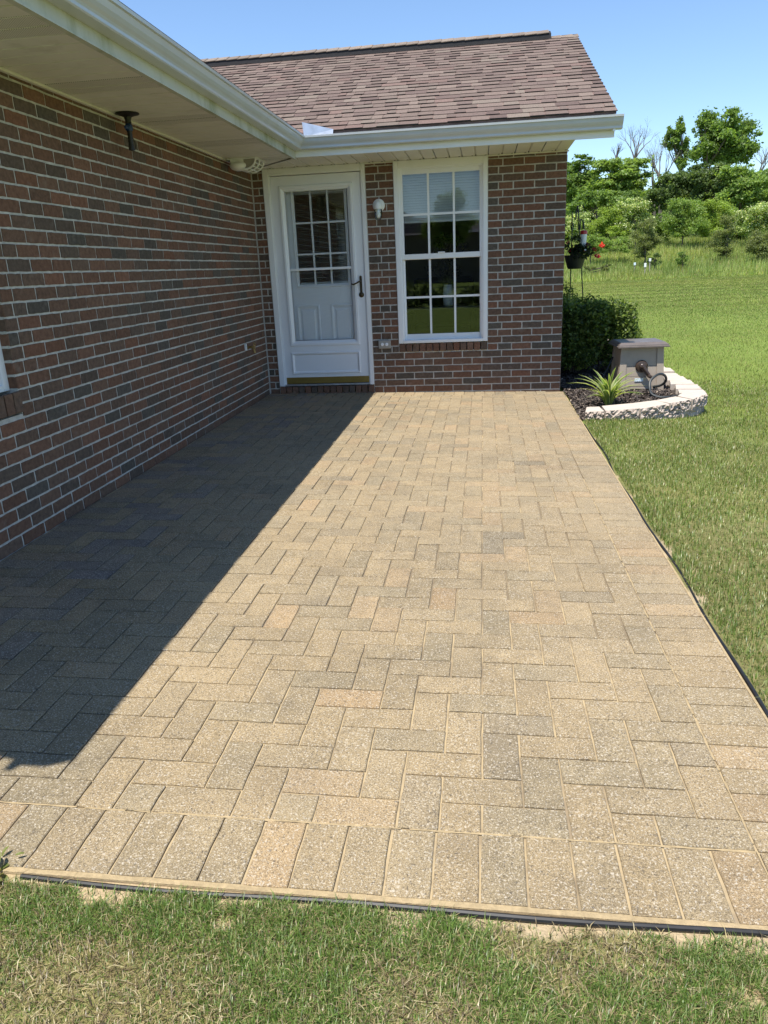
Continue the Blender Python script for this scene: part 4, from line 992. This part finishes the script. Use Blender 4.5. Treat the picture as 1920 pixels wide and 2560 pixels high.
GREEN = {'mid': [(0.174, 0.268, 0.062), (0.212, 0.317, 0.072), (0.138, 0.222, 0.055)], 'bright': [(0.300, 0.405, 0.075), (0.353, 0.456, 0.090), (0.229, 0.326, 0.060)],
         'dark': [(0.120, 0.182, 0.056), (0.150, 0.216, 0.068), (0.100, 0.151, 0.050)], 'olive': [(0.212, 0.249, 0.090), (0.247, 0.284, 0.105), (0.176, 0.215, 0.078)],
         'locust': [(0.239, 0.345, 0.083), (0.283, 0.387, 0.098), (0.194, 0.294, 0.071)], 'blossom': [(0.229, 0.326, 0.090), (0.265, 0.363, 0.098), (0.229, 0.311, 0.090), (0.882, 0.896, 0.568)]}
def tree(name, label, cat, base, blobs, n, size, kind, trunk_r=.15, group=None, up=.35, seed=1, trunk_mat='bark', shell=.45, topz=None):
    """blobs in metres relative to the base: (dx,dy,dz,rx,ry,rz)"""
    base = Vector(base); t = empty(name, base, label, cat, group); rnd = random.Random(seed)
    C = []; R_ = []
    for b3 in blobs:
        c = Vector(b3[:3]); rr = Vector(b3[3:])
        m = int(min(60, 14+rr.x*rr.z*4))
        for i in range(m):
            d = Vector((rnd.gauss(0, 1), rnd.gauss(0, 1), rnd.gauss(0, 1))).normalized(); f = rnd.uniform(.25, 1.0)
            C.append((c.x+d.x*rr.x*f, c.y+d.y*rr.y*f, c.z+d.z*rr.z*f)); k = rnd.uniform(.14, .36); R_.append((rr.x*k, rr.y*k, rr.z*k*.75))
    V, q, T = leaf_cloud(C, R_, int(n*3.2), size*.44, GREEN[kind], up=up, shell=.15, seed=seed, loose=.40)
    link('crown', npmesh('crown', V, quads=q, tintv=T), 'leaf', t)
    mb_ = MB(); top = max(blobs, key=lambda b3: b3[2]); lowz = min(b3[2]-b3[5] for b3 in blobs)
    zt = top[2]; m = 6; pts = [(top[0]*(i/m)**1.5+rnd.gauss(0, .05)*i/m, top[1]*(i/m), zt*i/m) for i in range(m+1)]
    mb_.tube(pts, [trunk_r*(1.15-.95*i/m) for i in range(m+1)], 7)
    for c in rnd.sample(C, min(len(C), 16)):
        h = max(.15, min(.85, (c[2]/zt)*.72)); i0 = h*m; a_ = int(i0); f = i0-a_
        s0 = Vector(pts[a_]).lerp(Vector(pts[min(a_+1, m)]), f); mid = s0.lerp(Vector(c), .5)+Vector((0, 0, -.05*zt))*.5
        mb_.tube([s0, mid, c], [trunk_r*.45*(1-h)+trunk_r*.12, trunk_r*.25, trunk_r*.08], 5)
    mb_.build('trunk', trunk_mat, t, True); return t
def gz(x, y): return float(ground_z(np.array([x]), np.array([y]))[0])
# hedge shrubs beside the house
def shrub(label, c, r, n, seed):
    s = empty('evergreen_shrub', (c[0], c[1], -.055), label, 'shrub', 'clipped shrubs beside the house wall'); rnd = random.Random(seed); C = []; R_ = []
    for i in range(46):
        d = Vector((rnd.uniform(-1, 1), rnd.uniform(-1, 1), rnd.uniform(-1, 1))); m_ = max(abs(d.x), abs(d.y), abs(d.z)); d = d/m_*rnd.uniform(.45, .88)
        f = (abs(d.x)**3+abs(d.y)**3+abs(d.z)**3)**(1/3); d = d/max(1, f)
        C.append((d.x*r[0], d.y*r[1], r[2]+.10+d.z*r[2])); R_.append((.13, .13, .12))
    V, q, T = leaf_cloud(C, R_, n, .019, [(.07, .12, .028), (.09, .15, .034), (.055, .095, .024), (.16, .21, .05)], up=.5, shell=.5, seed=seed)
    V2, q2, T2 = leaf_cloud(C, [(.15, .15, .14)]*len(C), n//3, .021, [(.20, .27, .06), (.16, .23, .05), (.24, .30, .08)], up=.9, shell=.93, seed=seed+50)  # paler new growth on the outer shell, sunlit brightness put into its colour
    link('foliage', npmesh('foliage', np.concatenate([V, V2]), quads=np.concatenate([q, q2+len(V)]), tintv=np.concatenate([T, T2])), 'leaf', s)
    mb_ = MB()
    for i in range(7):
        c_ = rnd.choice(C); mb_.tube([(rnd.gauss(0, .04), rnd.gauss(0, .04), -.02), (c_[0]*.4, c_[1]*.4, r[2]*.7), c_], [.014, .010, .005], 5)
    mb_.build('stem', 'bark', s)
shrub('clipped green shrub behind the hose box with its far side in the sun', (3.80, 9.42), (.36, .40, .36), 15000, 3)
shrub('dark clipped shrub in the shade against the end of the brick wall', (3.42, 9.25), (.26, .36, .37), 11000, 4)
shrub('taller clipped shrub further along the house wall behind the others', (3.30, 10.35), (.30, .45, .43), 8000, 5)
# hook stand, basket, feeder
hy = 10.75
hk = empty('plant_stand', (*at(1457, 760, hy)[:2], -.055), 'thin black double hook stand rising behind the clipped shrubs', 'hook stand')
hx = hk.location.x
mb = MB(); P1 = at(1457, 745, hy); P2 = at(1446, 520, hy)
def rel(u, v, y=hy): p = at(u, v, y); return (p[0]-hx, p[1]-hk.location.y, p[2]+.055)
bx_, by_ = rel(1457.5, 745)[:2]
pole = [(bx_+.01, 0, -.05), rel(1457, 745), rel(1453.5, 660), rel(1449, 600), rel(1446.5, 540), rel(1444.5, 514)]
hook = [rel(1444.5, 514), rel(1442.5, 519), rel(1441, 530), rel(1440, 545), rel(1438, 549)]
mb.tube(pole, .0075, 8); mb.tube(smooth_pts(hook, 3), .007, 8); mb.build('pole', 'darkmetal', hk)
mb = MB(); mb.tube([(rel(1424.5, 745)[0]+.0, 0, -.05), rel(1425, 740), rel(1427, 674), rel(1430, 580), rel(1430.5, 530)], .0075, 8); mb.tube(smooth_pts([rel(1430.5, 580), rel(1427, 565), rel(1428, 556), rel(1432, 560), rel(1434, 568)], 3), .005, 6); mb.build('pole', 'darkmetal', hk)
mb = MB(); mb.tube(smooth_pts([rel(1450, 575), rel(1451, 552), rel(1454, 549), rel(1457, 556), rel(1458, 570)], 4), [.007]*17, 8); mb.tube([rel(1458, 555), rel(1459, 572)], .013, 8); mb.build('hook', 'darkmetal', hk)
pc = at(1437, 672, hy); fb = empty('flower_basket', (pc[0]-.012, hy-.10, pc[2]), 'dark hanging pot of leafy plants with red flowers at the house corner', 'flower basket')
mb = MB(); mb.lathe([(.085, 0), (.10, .02), (.135, .14), (.142, .17), (.146, .175), (.136, .172)], 20); mb.build('pot', 'pot', fb, True)
C = [(random.gauss(0, .07), random.gauss(0, .06), .20+random.gauss(0, .05)) for _ in range(14)]+[(.10, 0, .24), (.15, 0, .27), (.18, -.01, .20)]
V, q, T = leaf_cloud(C, [(.06, .06, .05)]*len(C), 900, .022, [(.02, .04, .014), (.03, .055, .018), (.045, .05, .03)], seed=9)
link('foliage', npmesh('foliage', V, quads=q, tintv=T), 'leaf', fb)
mb = MB()
for sx in (-.11, 0, .11): mb.tube([(sx, 0, .17), (sx*.3, .05, .50), (.0, .09, .72)], .002, 4)
mb.build('hanger', 'darkmetal', fb)
mb = MB()
for c_ in C[-3:]: mb.tube([(0, 0, .16), (c_[0]*.5, 0, .25), c_], .004, 5)
mb.build('stalk', 'pot', fb)
def flower(c, s, col, name='flower'):
    V, q, T = leaf_cloud([c], [(s, s, s*.8)], 40, s*.45, [col, tuple(min(1, v*1.3) for v in col)], seed=int(c[0]*999) % 97); link(name, npmesh(name, V, quads=q, tintv=T), 'petal', fb)
for (u, v, s, cl) in ((1506, 613, .036, (.62, .05, .03)), (1494, 641, .034, (.45, .02, .07)), (1486, 624, .03, (.35, .02, .03)), (1419, 606, .022, (.40, .05, .08)), (1425, 626, .024, (.45, .05, .08)), (1470, 612, .03, (.16, .03, .03))):
    p = at(u, v, hy-.1); flower((p[0]-fb.location.x, 0, p[2]-fb.location.z), s, cl)
pf_ = at(1457.5, 629, hy-.06); fd = empty('hummingbird_feeder', (pf_[0], hy-.06, pf_[2]), 'red and clear bird feeder hanging by the flower basket', 'feeder')
mb = MB(); mb.lathe([(.03, 0), (.065, .006), (.070, .014), (.05, .03), (.032, .038)], 18); mb.build('base', 'red', fd, True)
mb = MB(); mb.lathe([(.030, .038), (.033, .06), (.042, .20), (.043, .215)], 16); mb.build('bottle', 'frost', fd, True)
mb = MB(); mb.lathe([(.045, .2155), (.046, .25), (.040, .262), (.01, .266)], 16); mb.build('cap', 'red', fd, True)
mb = MB(); mb.tube([(0, 0, .264), (-.01, .02, .42), (-.01, .05, .60)], .0025, 4); mb.build('hanger', 'darkmetal', fd)
mb = MB(); mb.lathe([(.012, 0), (.012, -.012), (.004, -.013)], 10, (.02, -.062, .02), 'y'); mb.build('port', 'white', fd)

# ------------------------------------------------------------------ far trees (photo crop 1380,250 at 3.072)
T_ = lambda a_, b2: (1380+a_/3.072, 250+b2/3.072)
def px_tree(name, label, cat, y, base_px, blobs_px, n, size, kind, **kw):
    """blobs as photo ellipses (cx,cy,rx,ry) in crop pixels, set at distance y"""
    b0 = at(*T_(*base_px), y); zb = gz(b0[0], y)-.1; m = y/CAMP['f']/3.072/.985; bl = []
    for cx_, cy_, rx_, ry_ in blobs_px:
        c = at(*T_(cx_, cy_), y); bl.append((c[0]-b0[0], random.uniform(-.2, .2)*rx_*m, c[2]-zb, rx_*m, rx_*m*.9, ry_*m))
    return tree(name, label, cat, (b0[0], y, zb), bl, n, size, kind, **kw)
GT = 'trees along the far edge of the meadow'; GS = 'shrubs on the meadow bank'
px_tree('oak_tree', 'tall broad tree with a wide dark green crown above all the others', 'tree', 104, (1200, 1000), [(1270, 230, 150, 120), (1400, 300, 170, 130), (1200, 380, 120, 110), (1480, 400, 110, 80), (1150, 190, 50, 80), (1330, 430, 150, 80)], 9000, .42, 'mid', trunk_r=.45, group=GT, seed=11)
px_tree('slender_tree', 'tall thin tree with loose foliage beside the broad dark tree', 'tree', 102, (985, 1000), [(990, 220, 40, 70), (930, 300, 55, 60), (1000, 370, 45, 70), (985, 470, 45, 60), (900, 235, 25, 35)], 2600, .36, 'mid', trunk_r=.28, group=GT, seed=12)
px_tree('locust_tree', 'light green feathery tree with flat layered branches', 'tree', 92, (560, 1000), [(430, 520, 120, 70), (600, 520, 130, 60), (660, 620, 100, 70), (420, 640, 140, 60), (560, 580, 150, 60), (520, 700, 160, 60)], 7000, .36, 'locust', trunk_r=.3, group=GT, seed=13, up=1.1)
px_tree('woodland_tree', 'mid green tree half hidden by the corner of the brick house', 'tree', 96, (190, 1000), [(210, 500, 110, 60), (150, 600, 120, 80), (260, 600, 100, 70), (180, 720, 130, 80)], 5000, .36, 'mid', trunk_r=.3, group=GT, seed=14)
px_tree('cedar_tree', 'dense dark evergreen tree in the middle of the far tree line', 'tree', 88, (880, 1000), [(880, 680, 130, 100), (980, 600, 110, 80), (820, 760, 90, 90), (1040, 700, 120, 100)], 7000, .30, 'dark', trunk_r=.3, group=GT, seed=15)
px_tree('cedar_tree', 'dark olive tree under the broad tall tree', 'tree', 86, (1180, 1000), [(1150, 580, 110, 70), (1230, 650, 130, 90), (1160, 720, 120, 80), (1290, 560, 90, 60)], 6000, .30, 'dark', trunk_r=.3, group=GT, seed=16)
px_tree('maple_tree', 'rounded bright green tree to the right under the tall one', 'tree', 84, (1450, 1000), [(1440, 560, 120, 80), (1480, 680, 150, 90), (1560, 640, 110, 70), (1400, 760, 120, 90), (1580, 770, 120, 80)], 8000, .30, 'locust', trunk_r=.3, group=GT, seed=17)
px_tree('maple_tree', 'mid green tree rising at the far end of the tree line', 'tree', 92, (1720, 1000), [(1700, 600, 100, 90), (1760, 720, 120, 110), (1680, 780, 100, 90)], 4000, .32, 'mid', trunk_r=.3, group=GT, seed=18)
px_tree('maple_tree', 'green tree filling the gap under the feathery tree', 'tree', 89, (360, 1000), [(330, 760, 130, 80), (470, 800, 120, 70), (200, 810, 120, 80), (610, 790, 130, 80)], 6000, .3, 'mid', trunk_r=.25, group=GT, seed=19)
S = [('flowering_shrub', 'tall shrub with cream blossom left of the small brown tree', 78, (640, 1110), [(640, 830, 110, 90), (600, 930, 110, 90), (700, 960, 90, 80)], 5000, .17, 'blossom'),
     ('leafy_shrub', 'yellow green shrub next to the brick corner', 78, (430, 1120), [(430, 900, 100, 90), (380, 980, 100, 90), (480, 1010, 90, 80)], 4500, .16, 'bright'),
     ('flowering_shrub', 'pale blossoming shrub behind the hanging flower basket', 79, (220, 1120), [(210, 910, 100, 80), (170, 1010, 90, 80), (270, 1030, 90, 80)], 4500, .16, 'blossom'),
     ('leafy_shrub', 'big rounded fresh green shrub in the middle of the bank', 78, (1000, 1110), [(1020, 830, 120, 90), (950, 920, 110, 90), (1090, 930, 120, 90), (1010, 1000, 130, 70)], 6500, .17, 'locust'),
     ('leafy_shrub', 'yellow green shrub beside the rounded fresh green one', 79, (1260, 1110), [(1250, 850, 100, 80), (1300, 930, 100, 80), (1200, 960, 110, 80)], 5000, .16, 'bright'),
     ('flowering_shrub', 'white blossoming shrub at the far end of the bank', 77, (1560, 1110), [(1560, 860, 110, 80), (1520, 950, 100, 70), (1630, 930, 110, 90)], 5500, .17, 'blossom'),
     ('leafy_shrub', 'mid green shrub filling the bank under the dark evergreen', 81, (820, 1100), [(800, 950, 80, 80), (860, 1000, 80, 70), (760, 1020, 70, 70)], 3000, .17, 'mid'),
     ('leafy_shrub', 'green shrub under the rounded bright tree', 81, (1420, 1100), [(1400, 930, 90, 80), (1460, 1000, 90, 70), (1380, 1020, 80, 60)], 3500, .17, 'locust'),
     ('sapling', 'small brownish green tree standing alone on the bank', 69, (715, 1235), [(720, 980, 90, 80), (700, 1080, 100, 80), (760, 1090, 70, 60), (700, 1150, 80, 50)], 3800, .12, 'olive'),
     ('sapling', 'slim brownish green tree near the right of the bank', 69, (1335, 1280), [(1350, 950, 80, 70), (1330, 1080, 100, 80), (1340, 1170, 80, 60)], 3400, .12, 'olive'),
     ('leafy_shrub', 'grey green bush low on the bank below the white blossom', 67, (1590, 1290), [(1570, 1120, 90, 80), (1640, 1080, 90, 80), (1600, 1200, 90, 70)], 4200, .12, 'olive'),
     ('low_bush', 'little dark green bush between the two brownish trees', 66, (1000, 1275), [(1000, 1190, 40, 50), (990, 1240, 45, 30)], 1000, .10, 'mid'),
     ('low_bush', 'little dark bush next to the white markers', 66, (790, 1285), [(790, 1225, 45, 42)], 800, .10, 'dark'),
     ('low_bush', 'small round bush low on the bank beside the basket', 64, (290, 1350), [(290, 1295, 45, 42), (420, 1290, 40, 35)], 1200, .10, 'olive'),
     ('leafy_shrub', 'green shrub on the bank right behind the hanging pot', 72, (300, 1180), [(280, 1100, 90, 70), (400, 1120, 90, 60), (520, 1120, 80, 60)], 4200, .14, 'locust')]
for i, (nm, lb, y, bp_, bl, n, sz, kd) in enumerate(S):
    px_tree(nm, lb, 'bush' if 'bush' in nm else ('tree' if nm == 'sapling' else 'shrub'), y, bp_, bl, n, sz, kd, trunk_r=.07, group=GS, seed=40+i)
BT = [('bare grey tree with fine upswept twigs above the feathery tree', 97, (640, 900), (640, 450), 190, 3, .22), ('leafless forked tree standing between the feathery tree and the thin tree', 95, (830, 900), (835, 590), 300, 8, .22),
      ('short leafless treetop nearest the roof corner', 98, (500, 900), (495, 430), 330, 5, .16), ('dead bare tree at the right edge of the tall broad tree', 99, (1590, 900), (1590, 560), 340, 6, .18), ('dead leaning trunk left of the forked leafless tree', 96, (800, 900), (770, 560), 400, 9, .14)]
for i, (lb, y, bpx, fork, top, sd_, r_) in enumerate(BT):
    b0 = at(*T_(*bpx), y); zb = gz(b0[0], y)-.1; f = at(*T_(*fork), y); tp = at(*T_(fork[0], top), y); rnd = random.Random(sd_)
    t = empty('bare_tree', (b0[0], y, zb), lb, 'tree', 'leafless trees in the far tree line'); mb = MB()
    fr = Vector((f[0]-b0[0], 0, f[2]-zb)); mb.tube([(0, 0, 0), fr*.5+Vector((.1, 0, 0)), fr], [r_*1.3, r_*1.1, r_], 7)
    H = (tp[2]-f[2]); tw = MB()
    for k in range(5):
        d = Vector((rnd.uniform(-.5, .5), rnd.uniform(-.4, .4), 1)); branches(tw, fr-Vector((0, 0, rnd.uniform(0, .25)*H)), d, H*.44, r_*.55, 4, rnd, .34, nside=4, shrink=.66)
    mb.build('trunk', 'deadwood', t); tw.build('branch', 'deadwood', t)
# markers in the meadow
for (u, v, h, mt, lb) in ((715, 1285, .75, 'white', 'white square marker tube with an open top in the meadow grass'), (752, 1240, .55, 'white', 'short white marker post farthest up the meadow bank'), (635, 1270, .5, 'bluewhite', 'pale blue marker post in the meadow grass')):
    y = 63 if h > .7 else 65; p = at(*T_(u, v), y); t = empty('marker_post', (p[0], y, gz(p[0], y)-.05), lb, 'post'); hh = p[2]-t.location.z
    mb = MB(); mb.cbox(-.04, .04, -.04, .04, 0, hh, .01); mb.build('post', 'twood', t); mb = MB(); mb.cbox(-.08, .08, -.08, .08, hh+.001, hh+h*.42, .02); mb.build('cap', mt, t)

# ------------------------------------------------------------------ grass
def blades(x, y, z, h, w, cols, seed, seg=2, lean=.5, sz=None):
    r = np.random.default_rng(seed); n = len(x); a_ = r.uniform(0, 2*np.pi, n); ln = np.abs(r.normal(0, lean, n))
    dx, dy = np.cos(a_), np.sin(a_); wx, wy = -dy*w/2, dx*w/2
    b0 = np.stack([x, y, z], -1)
    mid = b0+np.stack([dx*h*ln*.35, dy*h*ln*.35, h*.58*np.cos(ln*.5)], -1); tip = b0+np.stack([dx*h*ln*1.0, dy*h*ln*1.0, h*np.cos(np.minimum(ln, 1.4))], -1)
    wv = np.stack([wx, wy, 0*wx], -1)
    if seg == 2:
        V = np.stack([b0-wv, b0+wv, mid+wv*.8, mid-wv*.8, tip], 1).reshape(-1, 3); k = np.arange(n)[:, None]*5
        quads = k+np.array([[0, 1, 2, 3]]); tris = k+np.array([[3, 2, 4]]); T = np.repeat(cols, 5, 0)
        return V, tris, quads, T
    V = np.stack([b0-wv, b0+wv, tip], 1).reshape(-1, 3); k = np.arange(n)[:, None]*3
    return V, k+np.array([[0, 1, 2]]), None, np.repeat(cols, 3, 0)
def grass_cols(x, y, r, dry, base=((.085, .135, .028), (.115, .165, .036), (.065, .11, .024))):
    n = len(x); c = np.array(base)[r.integers(0, len(base), n)]*r.uniform(.75, 1.25, (n, 1))
    p = fbm(x, y, .7, 31); p2 = fbm(x, y, .16, 32); c = c*(.62+.5*p+.3*p2)[:, None]; c[:, 0] *= .85+.35*p2
    d = r.random(n) < dry; c[d] = np.array([.36, .30, .15])*r.uniform(.6, 1.25, (d.sum(), 1)); return c
def allowed(x, y, mrg=.0):
    pat = (x > -.1) & (x < PX1+.024+mrg) & (y > PY0-.026-mrg); hs = (x < 3.2) & (y > D-.3); hs2 = (x < .1) & (y > .9)
    return ~(pat & (y < D+.2)) & ~hs & ~hs2 & ~bed_mask(x, y) & ~((x > 3.1) & (x < 4.47) & (y > 8) & (y < 12.7))
def put(name, V, tr, qd, T, mat, label, cat): o = link(name, npmesh(name, V, tr, qd, T), mat); tag(o, label, cat, kind='stuff')
r = np.random.default_rng(5)
# foreground
n = 230000; x = r.uniform(.6, 3.6, n); y = PY0-.02-.62*r.random(n)**1.15
cl = fbm(x, y, 5, 41); br = bare(x, y); keep = allowed(x, y) & (r.random(n) < np.where(br > .5, .07+.3*sstep(.5, .62, fbm(x, y, 18, 71)), .50+.65*sstep(.32, .6, cl))); x, y, cl = x[keep], y[keep], cl[keep]; n = len(x)
dryp = .15+.32*sstep(.60, .36, cl); c = grass_cols(x, y, r, 0, ((.115, .19, .034), (.145, .225, .044), (.082, .148, .027), (.20, .26, .075)))
d = r.random(n) < dryp; c[d] = np.array([.46, .39, .20])*r.uniform(.5, 1.15, (d.sum(), 1))
h = r.uniform(.008, .030, n)*(.6+.75*sstep(.4, .7, cl)); ln_ = np.where(d, 1.35, .85)
V, tr, qd, T = blades(x, y, ground_z(x, y)-.003, h, r.uniform(.0011, .0024, n), c, 6, 2, ln_)
n2_ = 36000; x2 = r.uniform(.6, 3.6, n2_); y2 = PY0-.03-.6*r.random(n2_)**1.1; k2 = allowed(x2, y2) & ((bare(x2, y2) < .5) | (r.random(n2_) < .12)); x2, y2 = x2[k2], y2[k2]; n2_ = len(x2)
c2 = np.array([[.40, .32, .17], [.25, .19, .10], [.13, .095, .055], [.50, .43, .26]])[r.integers(0, 4, n2_)]*r.uniform(.6, 1.2, (n2_, 1))
V2, tr2, qd2, T2 = blades(x2, y2, ground_z(x2, y2)+r.uniform(.0, .006, n2_), r.uniform(.008, .026, n2_), r.uniform(.001, .0024, n2_), c2, 16, 2, 1.5+0*x2)
k0 = len(V); V = np.concatenate([V, V2]); tr = np.concatenate([tr, tr2+k0]); qd = np.concatenate([qd, qd2+k0]); T = np.concatenate([T, T2])
put('grass_turf', V, tr, qd, T, 'grass', 'short patchy green and straw coloured grass in front of the patio', 'grass')
# beside the patio
n = 300000; x = PX1+.02+4.6*r.random(n)**1.4; y = .6+9.4*r.random(n)**1.1
cl = fbm(x, y, 3, 42); br = bare(x, y); keep = allowed(x, y) & (r.random(n) < np.where(br > .5, .22, .55+.6*sstep(.3, .6, cl))*sstep(10, 7.5, y)); x, y, cl = x[keep], y[keep], cl[keep]; n = len(x)
c = grass_cols(x, y, r, .15, ((0.134, 0.205, 0.040), (0.177, 0.245, 0.055), (0.094, 0.158, 0.031), (0.268, 0.300, 0.116)))
h = r.uniform(.018, .046, n)*(.7+.6*cl); dd = np.hypot(x-2.3, y)
V, tr, qd, T = blades(x, y, ground_z(x, y)-.004, h, r.uniform(.002, .0034, n)*(1+.09*np.maximum(dd-2, 0)), c, 7, 2, .65)
put('grass_turf', V, tr, qd, T, 'grass', 'thick green lawn grass along the long side of the patio', 'grass')
# middle lawn
n = 190000; y = 5.5+23*r.random(n)**1.35; x = 2.6+r.random(n)*(3.5+.45*y); keep = allowed(x, y) & (r.random(n) < sstep(5.5, 9, y)*sstep(29, 24, y)); x, y = x[keep], y[keep]; n = len(x); dd = np.hypot(x-2.3, y)
c = grass_cols(x, y, r, .14, ((0.161, 0.225, 0.051), (0.198, 0.255, 0.062), (0.123, 0.185, 0.042), (0.268, 0.295, 0.110)))
h = r.uniform(.022, .048, n)
V, tr, qd, T = blades(x, y, ground_z(x, y)-.004, h, .0042*(1+.12*np.maximum(dd-6, 0)), c, 8, 1, .6)
put('grass_turf', V, tr, qd, T, 'tuft', 'mown lawn grass behind the mulch bed', 'grass')
n = 170000; y = 18+46*r.random(n)**1.1; x = 3+r.random(n)*(4+.42*y); keep = r.random(n) < sstep(18, 30, y); x, y = x[keep], y[keep]; n = len(x); dd = np.hypot(x-2.3, y)
c = grass_cols(x, y, r, .12, ((0.187, 0.240, 0.062), (0.214, 0.265, 0.068), (0.155, 0.210, 0.053), (0.268, 0.295, 0.110)))
c = c*(1+.16*np.sin(y*1.9+.10*x)*sstep(64, 40, y))[:, None]
V, tr, qd, T = blades(x, y, ground_z(x, y)-.004, r.uniform(.03, .055, n), .0011*dd, c, 9, 1, .5)
put('grass_turf', V, tr, qd, T, 'tuft', 'distant mown lawn with faint mowing stripes', 'grass')
# meadow
n = 120000; y = 60+30*r.random(n)**1.1; x = 2+r.random(n)*(8+.42*y)
cl = fbm(x, y, .12, 51); hz_ = sstep(58, 63, y+1.5*(cl-.5)); h = r.uniform(.35, .95, n)*(.5+.9*cl)*hz_
keep = h > .12; x, y, h, cl = x[keep], y[keep], h[keep], cl[keep]; n = len(x)
c = grass_cols(x, y, r, .10, ((0.229, 0.320, 0.085), (0.271, 0.349, 0.100), (0.188, 0.274, 0.069), (0.354, 0.408, 0.169)))*(.75+.5*cl)[:, None]
fl = r.random(n) < .006; c[fl] = (.55, .45, .05)
V, tr, qd, T = blades(x, y, ground_z(x, y)-.02, h, r.uniform(.03, .07, n), c, 10, 1, .75)
put('meadow_grass', V, tr, qd, T, 'tuft', 'tall unmown meadow grass on the bank before the trees', 'meadow')
# far wood closing the gaps behind the tree line
n = 70000; x = r.uniform(0, 75, n); y = r.uniform(112, 122, n); tz = ground_z(x, y); hh = 8.6*(.55+.75*fbm(x, x*0, .12, 61)); z = tz+hh*r.random(n)**.8
C = np.stack([x, y, z], -1); t1 = r.normal(size=(n, 3)); t1 /= np.linalg.norm(t1, axis=1)[:, None]; t2 = np.cross(t1, r.normal(size=(n, 3))); t2 /= np.linalg.norm(t2, axis=1)[:, None]
s = r.uniform(.25, .55, n)[:, None]; V = np.stack([C-t1*s, C-t2*s*.6, C+t1*s, C+t2*s*.6], 1).reshape(-1, 3)
c = np.array(GREEN['locust'])[r.integers(0, 3, n)]*r.uniform(.7, 1.3, (n, 1)); o = link('far_wood', npmesh('far_wood', V, None, np.arange(4*n).reshape(-1, 4), np.repeat(c, 4, 0)), 'leaf'); tag(o, 'distant green wood seen through gaps between the trees', 'wood', kind='stuff')

# ------------------------------------------------------------------ behind the camera, seen in the window glass
tree('garden_tree', 'young round garden tree mirrored in the tall window', 'tree', (.15, -35, -.3), [(.0, 0, 4.6, 1.25, 1.2, 1.5), (.0, 0, 5.2, .9, .9, 1.0), (.4, 0, 4.0, 1.2, 1.2, 1.2), (-.4, 0, 4.0, 1.2, 1.2, 1.2)], 16000, .14, 'locust', trunk_r=.1, seed=77)
nb = empty('neighbour_house', (-1.5, -52, -.4), 'long dark neighbouring house mirrored in the tall window', 'house')
mb = MB(); mb.box(-16, 14, -4, 4, 0, 4.1); mb.build('wall', 'boxlid', nb)
mb = MB(); mb.add([(-17, -4.6, 4.1), (15, -4.6, 4.1), (15, 4.6, 4.1), (-17, 4.6, 4.1), (-13, 0, 6.9), (-4.2, 0, 6.9), (1.0, 0, 4.25), (13, 0, 4.6)], [(0, 1, 7, 6, 5, 4), (1, 2, 7), (2, 3, 4, 5, 6, 7), (3, 0, 4), (3, 2, 1, 0)]); mb.build('roof', 'boxlid', nb)
for xx in (-9, -4.5, 4.5, 9):
    mb = MB(); mb.box(xx-.6, xx+.6, 4.005, 4.05, 1.2, 2.6); mb.build('window', 'greyplastic', nb)
lh = empty('added_hedge', (0, -10.0, -.30), 'unseen long low hedge added to darken the lower panes of the tall window', 'hedge')  # added out of view so the lower panes mirror dark leaves, not bright lawn
C = [(xx+random.uniform(-.1, .1), random.uniform(-.35, .35), random.uniform(.15, .98)) for xx in np.arange(-9, 9, .12)]
V, q, T = leaf_cloud(C, [(.3, .3, .25)]*len(C), 26000, .05, GREEN['dark'], seed=88); link('foliage', npmesh('foliage', V, quads=q, tintv=T*.6), 'leaf', lh)
mb = MB()
for xx in np.arange(-8.8, 9, .8): mb.tube([(xx, 0, -.05), (xx+.05, 0, .4), (xx, .05, .8)], [.03, .02, .01], 5)
mb.build('stem', 'bark', lh)
